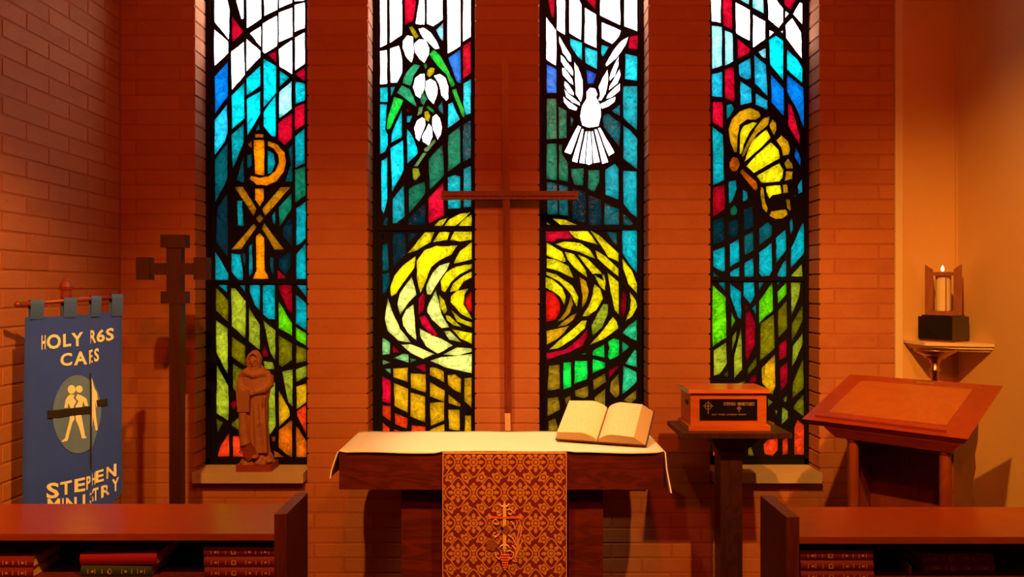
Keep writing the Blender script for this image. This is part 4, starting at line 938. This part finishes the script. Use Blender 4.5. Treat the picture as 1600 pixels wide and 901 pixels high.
def line_text(txt, x0, x1, y0, y1, parent, name):
    bm = NB(); k = len(txt); wv = (x1-x0)/k
    for i, ch in enumerate(txt):
        if ch == ' ': continue
        vs, fs = glyph(ch)
        bvs = [bm.verts.new(Q(x0+(i+.1+x*.78)*wv, y1+(y0-y1)*y, .0008)) for x, y in vs]
        for f in fs:
            try: bm.faces.new([bvs[j] for j in f])
            except ValueError: pass
    return obj(name, bm, M['engraving'], parent, recalc=False)
line_text('STEPHEN MINISTRIES', 680, 1045, 362, 400, plq, 'engraved_lettering')
line_text('HOLY CROSS LUTHERAN CHURCH', 540, 945, 497, 514, plq, 'engraved_lettering')
bm = NB(); box(bm, BX0-.004, BX0+.001, BY0+.05, BY0+.09, 1.07, 1.09); obj('side_handle', bm, M['standwood'], t, bevel=.001)
# ------------------------------------------------------------------ lectern
a, tt = math.radians(44.8), math.radians(15.8)
lu = Vector((math.cos(a), -math.sin(a), 0)); lh = Vector((math.sin(a), math.cos(a), 0)); lv = lh*math.cos(tt)+Vector((0, 0, math.sin(tt))); ln = lu.cross(lv)
lo_ = Vector((1.235, 3.270, 1.045)); LW, LH = 0.625, 0.545; ZV = Vector((0, 0, 1))
t = thing('lectern', 'reddish wooden lectern with a slanted inlaid top beside the corner shelf', 'lectern', tuple((lo_+lu*LW/2+lh*.25)*1.0)[:2]+(0,))
bm = NB(); e = .018
quadhull(bm, [lo_+lu*x+lv*y-ln*.030 for x, y in ((e, e), (LW-e, e), (LW-e, LH-e), (e, LH-e))], [lo_+lu*x+lv*y for x, y in ((0, 0), (LW, 0), (LW, LH), (0, LH))]); desk = obj('desk_top', bm, M['lecternwood'], t, bevel=.003)
bm = NB(); obox(bm, lo_, lu, lv, ln, (.075, .530), (.095, .475), (-.001, .0025)); obj('inlay_panel', bm, M['lecternpanel'], desk, bevel=.002, label='lighter inlaid panel')
bm = NB(); obox(bm, lo_, lu, lv, ln, (.045, .545), (.030, .042), (-.001, .012)); obj('book_ledge', bm, M['lecternwood'], desk, bevel=.003)
bm = NB(); obox(bm, lo_, lu, lv, ln, (.300, .375), (.497, .522), (-.001, .0015)); obj('name_plate', bm, M['goldplate'], desk)
def LP(x, y, z): p = lo_+lu*x+lh*y; p.z = z; return p
ltop = lambda y: lo_.z+math.tan(tt)*y-.034/math.cos(tt)
bm = NB(); quadhull(bm, [LP(x, y, ltop(y)-.045) for x, y in ((.125, .045), (.56, .045), (.56, .46), (.125, .46))], [LP(x, y, ltop(y)+.003) for x, y in ((.085, .02), (.595, .02), (.595, .50), (.085, .50))]); obj('top_moulding', bm, M['lecternwood'], t, bevel=.006, seg=2)
for x in (.185, .530):
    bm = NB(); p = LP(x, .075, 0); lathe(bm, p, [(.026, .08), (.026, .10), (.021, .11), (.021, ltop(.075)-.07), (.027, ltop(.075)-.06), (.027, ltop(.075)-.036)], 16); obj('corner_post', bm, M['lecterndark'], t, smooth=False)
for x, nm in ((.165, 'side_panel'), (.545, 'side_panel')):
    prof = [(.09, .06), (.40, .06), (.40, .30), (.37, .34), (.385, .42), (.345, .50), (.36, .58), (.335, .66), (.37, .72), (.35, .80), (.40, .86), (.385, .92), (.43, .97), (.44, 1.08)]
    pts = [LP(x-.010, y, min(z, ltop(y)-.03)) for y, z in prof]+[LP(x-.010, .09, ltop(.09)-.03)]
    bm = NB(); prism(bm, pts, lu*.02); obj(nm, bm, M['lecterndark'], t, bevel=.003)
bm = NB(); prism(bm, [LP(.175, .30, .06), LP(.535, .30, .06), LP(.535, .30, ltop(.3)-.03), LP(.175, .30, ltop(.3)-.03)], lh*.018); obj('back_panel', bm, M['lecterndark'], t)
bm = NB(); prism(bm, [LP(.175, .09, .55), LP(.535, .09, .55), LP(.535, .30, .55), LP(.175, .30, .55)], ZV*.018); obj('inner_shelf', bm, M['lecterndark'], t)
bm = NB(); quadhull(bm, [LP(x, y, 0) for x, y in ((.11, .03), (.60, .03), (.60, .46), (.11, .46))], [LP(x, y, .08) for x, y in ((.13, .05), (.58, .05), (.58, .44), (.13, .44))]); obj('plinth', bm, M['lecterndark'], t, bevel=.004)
# ------------------------------------------------------------------ corner shelf, candle, brass stand
zsh = 1.334
t = thing('corner_shelf', 'cream painted corner shelf on the plaster wall', 'shelf', (2.2, 3.95, zsh-.05))
def shelf(bm, e, z0, z1): quadhull(bm, [(2.042+e, YW+.008, z0), (2.038+e, 3.790+e, z0), (XR-.002, 3.690+e, z0), (XR-.002, YW+.008, z0)], [(2.042+e, YW+.008, z1), (2.038+e, 3.790+e, z1), (XR-.002, 3.690+e, z1), (XR-.002, YW+.008, z1)])
bm = NB(); shelf(bm, 0, zsh-.016, zsh); obj('shelf_board', bm, M['trim'], t, bevel=.002)
bm = NB(); shelf(bm, .010, zsh-.030, zsh-.016); obj('upper_moulding', bm, M['trim'], t, bevel=.003)
bm = NB(); shelf(bm, .024, zsh-.042, zsh-.030); obj('lower_moulding', bm, M['trim'], t, bevel=.003)
ya = math.radians(57); mu = Vector((math.cos(ya), -math.sin(ya), 0)); mv = Vector((math.sin(ya), math.cos(ya), 0)); mo = Vector((2.158, 3.764, zsh))
MW, MD = 0.170, 0.158
mc = mo-mu*MW/2+mv*MD/2
t = thing('candle_stand', 'wooden candle frame on a black marble block on the corner shelf', 'candle holder', mc)
bm = NB(); obox(bm, mo, mu, mv, ZV, (-MW+.010, -.010), (.010, MD-.01), (0, .012)); obj('foot_slab', bm, M['framewood'], t)
bm = NB(); obox(bm, mo, mu, mv, ZV, (-MW, 0), (0, MD), (.012, .126)); obj('marble_block', bm, M['blackmarble'], t, bevel=.002)
bm = NB(); obox(bm, mo, mu, mv, ZV, (-MW+.012, -.012), (.012, MD-.012), (.126, .133)); obj('marble_cap', bm, M['blackmarble'], t, bevel=.002)
yb_ = math.radians(30); nu = Vector((math.cos(yb_), -math.sin(yb_), 0)); nv = Vector((math.sin(yb_), math.cos(yb_), 0))
def MP(x, y, z): return mc+nu*x+nv*y+ZV*z
for x0, x1, inner in ((-.081, -.045, 1), (.045, .081, 0)):
    zi, zo = (.362, .388); za_, zb_ = (zo, zi) if inner else (zi, zo)
    bm = NB(); quadhull(bm, [MP(x0, -.03, .133), MP(x1, -.03, .133), MP(x1, .03, .133), MP(x0, .03, .133)], [MP(x0, -.03, za_), MP(x1, -.03, zb_), MP(x1, .03, zb_), MP(x0, .03, za_)]); obj('upright', bm, M['framewood'], t, bevel=.002)
bm = NB(); obox(bm, mc, nu, nv, ZV, (-.046, .046), (-.048, -.034), (.330, .348)); obj('cross_rail', bm, M['framewood'], t)
bm = NB(); obox(bm, mc, nu, nv, ZV, (-.046, .046), (-.04, .04), (.133, .152)); obj('bottom_rail', bm, M['framewood'], t)
bm = NB(); tube(bm, [MP(.012, -.041, .150), MP(.012, -.041, .335)], .0025, 6); obj('rod', bm, M['framewood'], t)
cdl = thing('candle', 'pale lit candle inside the wooden frame on the corner shelf', 'candle', MP(0, 0, .152))
bm = NB(); lathe(bm, MP(0, 0, .152), [(.033, 0), (.035, .004), (.035, .176), (.031, .180), (.010, .180), (.008, .1815)], 20); obj('wax', bm, M['wax'], cdl, smooth=False)
bm = NB(); tube(bm, [MP(-.003, 0, .152+.180), MP(-.003, 0, .152+.202)], .004, 6); obj('wick', bm, M['wax'], cdl)
bm = NB(); lathe(bm, MP(-.003, 0, .152+.200), [(.001, 0), (.006, .005), (.0085, .011), (.006, .019), (.002, .027), (.0005, .031)], 12); obj('flame', bm, M['flame'], cdl, smooth=True, label='bright candle flame')
D = 3.60; bx = (1461-CX)/F*D
bz_ = lambda py: EYE-(py-CY)/F*D
t = thing('brass_stand', 'brass stand with a shallow bowl on a slim stem behind the lectern', 'candlestick', (bx, D, 0))
bm = NB(); lathe(bm, (bx, D, 0), [(.016, bz_(568)), (.024, bz_(565)), (.026, bz_(561)), (.046, bz_(559)), (.048, bz_(556)), (.060, bz_(554)), (.088, bz_(549)), (.092, bz_(546)), (.090, bz_(545)), (.060, bz_(549)), (.01, bz_(552))], 28); obj('bowl', bm, M['brass'], t, smooth=True)
bm = NB(); lathe(bm, (bx, D, 0), [(.017, .05), (.017, bz_(582)), (.023, bz_(580)), (.025, bz_(577)), (.018, bz_(574)), (.017, bz_(565))], 16); obj('stem', bm, M['brass'], t, smooth=True)
bm = NB(); lathe(bm, (bx, D, 0), [(.11, 0), (.11, .012), (.06, .03), (.02, .055)], 24); obj('base', bm, M['brass'], t, smooth=True)
# ------------------------------------------------------------------ pew fronts with hymnals
def pew(name, label, x0, x1, xe0, xe1, yf, yb, ye):
    t = thing(name, label, 'pew', ((x0+x1)/2, yf+.15, 0))
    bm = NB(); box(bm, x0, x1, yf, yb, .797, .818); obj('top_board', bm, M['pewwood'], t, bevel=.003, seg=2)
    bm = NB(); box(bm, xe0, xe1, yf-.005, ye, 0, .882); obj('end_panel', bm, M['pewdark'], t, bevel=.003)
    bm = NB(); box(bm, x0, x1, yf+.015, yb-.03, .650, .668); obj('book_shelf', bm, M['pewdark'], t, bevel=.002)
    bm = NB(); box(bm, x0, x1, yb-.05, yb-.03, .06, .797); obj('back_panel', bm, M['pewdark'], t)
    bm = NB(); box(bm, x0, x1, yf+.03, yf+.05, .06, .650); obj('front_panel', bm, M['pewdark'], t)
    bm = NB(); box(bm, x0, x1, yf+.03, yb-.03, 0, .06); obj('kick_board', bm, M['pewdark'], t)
    return t
pew('pew_front', 'left pew front with a book shelf below its top', -2.03, -.757, -.757, -.718, 2.45, 2.79, 2.70)
pew('pew_front', 'right pew front with a book shelf below its top', .903, 2.31, .862, .903, 2.418, 2.75, 2.665)
def book(name, label, l, d, th, loc, cover, yaw=0.0, prints=True, group=None, tilt=0.0):
    t = thing(name, label, 'book', (0, 0, 0), group)
    bm = NB(); box(bm, -l/2, l/2, 0, d, 0, .003); obj('cover', bm, cover, t)
    bm = NB(); box(bm, -l/2, l/2, 0, d, th-.003, th); obj('cover', bm, cover, t)
    bm = NB(); n = 7; pts = [(-l/2, -.005*math.sin(PI*i/n), th*i/n) for i in range(n+1)]; prism(bm, pts, (l, 0, 0)); sp = obj('spine', bm, cover, t)
    bm = NB(); box(bm, -l/2+.004, l/2-.004, .002, d-.004, .003, th-.003); obj('page_block', bm, M['pageedge'], t)
    if prints:
        bm = NB(); y = -.0056
        for f in (-.40, -.30, -.20, -.06, .08, .22, .30, .40): box(bm, l*f, l*f+.0022, y, y+.001, th*.30, th*.72)
        for f in (-.35, .12, .34): box(bm, l*f, l*f+.008, y, y+.001, th*.4, th*.6)
        c0 = -l*.12
        for (a0, a1, b0, b1) in ((0, .016, .66, .74), (0, .016, .26, .34), (0, .004, .26, .74), (.012, .016, .26, .74)): box(bm, c0+a0, c0+a1, y, y+.001, th*b0, th*b1)
        obj('spine_print', bm, M['goldprint'], sp)['kind'] = 'stuff'
    t.location = loc; t.rotation_euler = (0, tilt, yaw)
    return t
HT = .0325; ysh = 2.475
first = book('hymnal', 'x', .232, .155, HT, (0, 0, 0), M['redcover'])
def hymn(label, px, py_base, D, zb, group, yaw=0.0):
    global first
    if first is not None: o = first; first = None
    else: o = copy_tree(proto)
    o['label'] = label; o['group'] = group
    o.location = ((px-CX)/F*D, D, zb); o.rotation_euler = (0, 0, yaw)
    return o
proto = first
zb = .6685
for k, nm in enumerate(('bottom', 'middle', 'top')): hymn(nm+' red hymnal of the stack beside the left pew end panel', 376-k*.5, 0, ysh+.003*k, zb+k*(HT+.0005), 'hymnals in the left pew', .004*k)
for k, nm in enumerate(('bottom', 'top')): hymn(nm+' red hymnal of the pair at the left frame edge', -4+k*.5, 0, ysh, zb+k*(HT+.0005), 'hymnals in the left pew')
for k, nm in enumerate(('bottom', 'middle', 'top')): hymn(nm+' red hymnal of the stack beside the right pew end panel', 1308-k*.8, 0, 2.443+.002*k, zb+k*(HT+.0005), 'hymnals in the right pew')
for k, nm in enumerate(('bottom', 'top')): hymn(nm+' red hymnal of the two set apart in the right pew', 1498-k*3, 0, 2.52-.002*k, zb+k*(HT+.0005), 'hymnals in the right pew', -.01*k)
g = book('green_book', 'green clothbound book lying under the bright red book', .229, .16, .036, ((186-CX)/F*2.5, 2.485, zb), M['greencover'], 0.0)
r = book('red_book', 'bright red book lying on the green book in the left pew', .250, .17, .036, ((190-CX)/F*2.5, 2.482, zb+.0395), M['brightred'], -.02, False, None, -.012)

bm = NB(); p = Vector(((1419-CX)/F*2.50, 2.50, .7025)); bu2 = Vector((.8, 0, -.6))
obox(bm, p, bu2, Vector((0, 1, 0)), Vector((.6, 0, .8)), (-.013, .013), (0, .07), (0, .0015))
box(bm, p.x+.008, p.x+.0102, 2.50, 2.57, .6685, .6965)
tag(obj('paper_slip', bm, M['paper'], loc=(p.x, 2.52, .6685)), 'small folded slip of pale paper left of the set apart hymnals', 'paper')
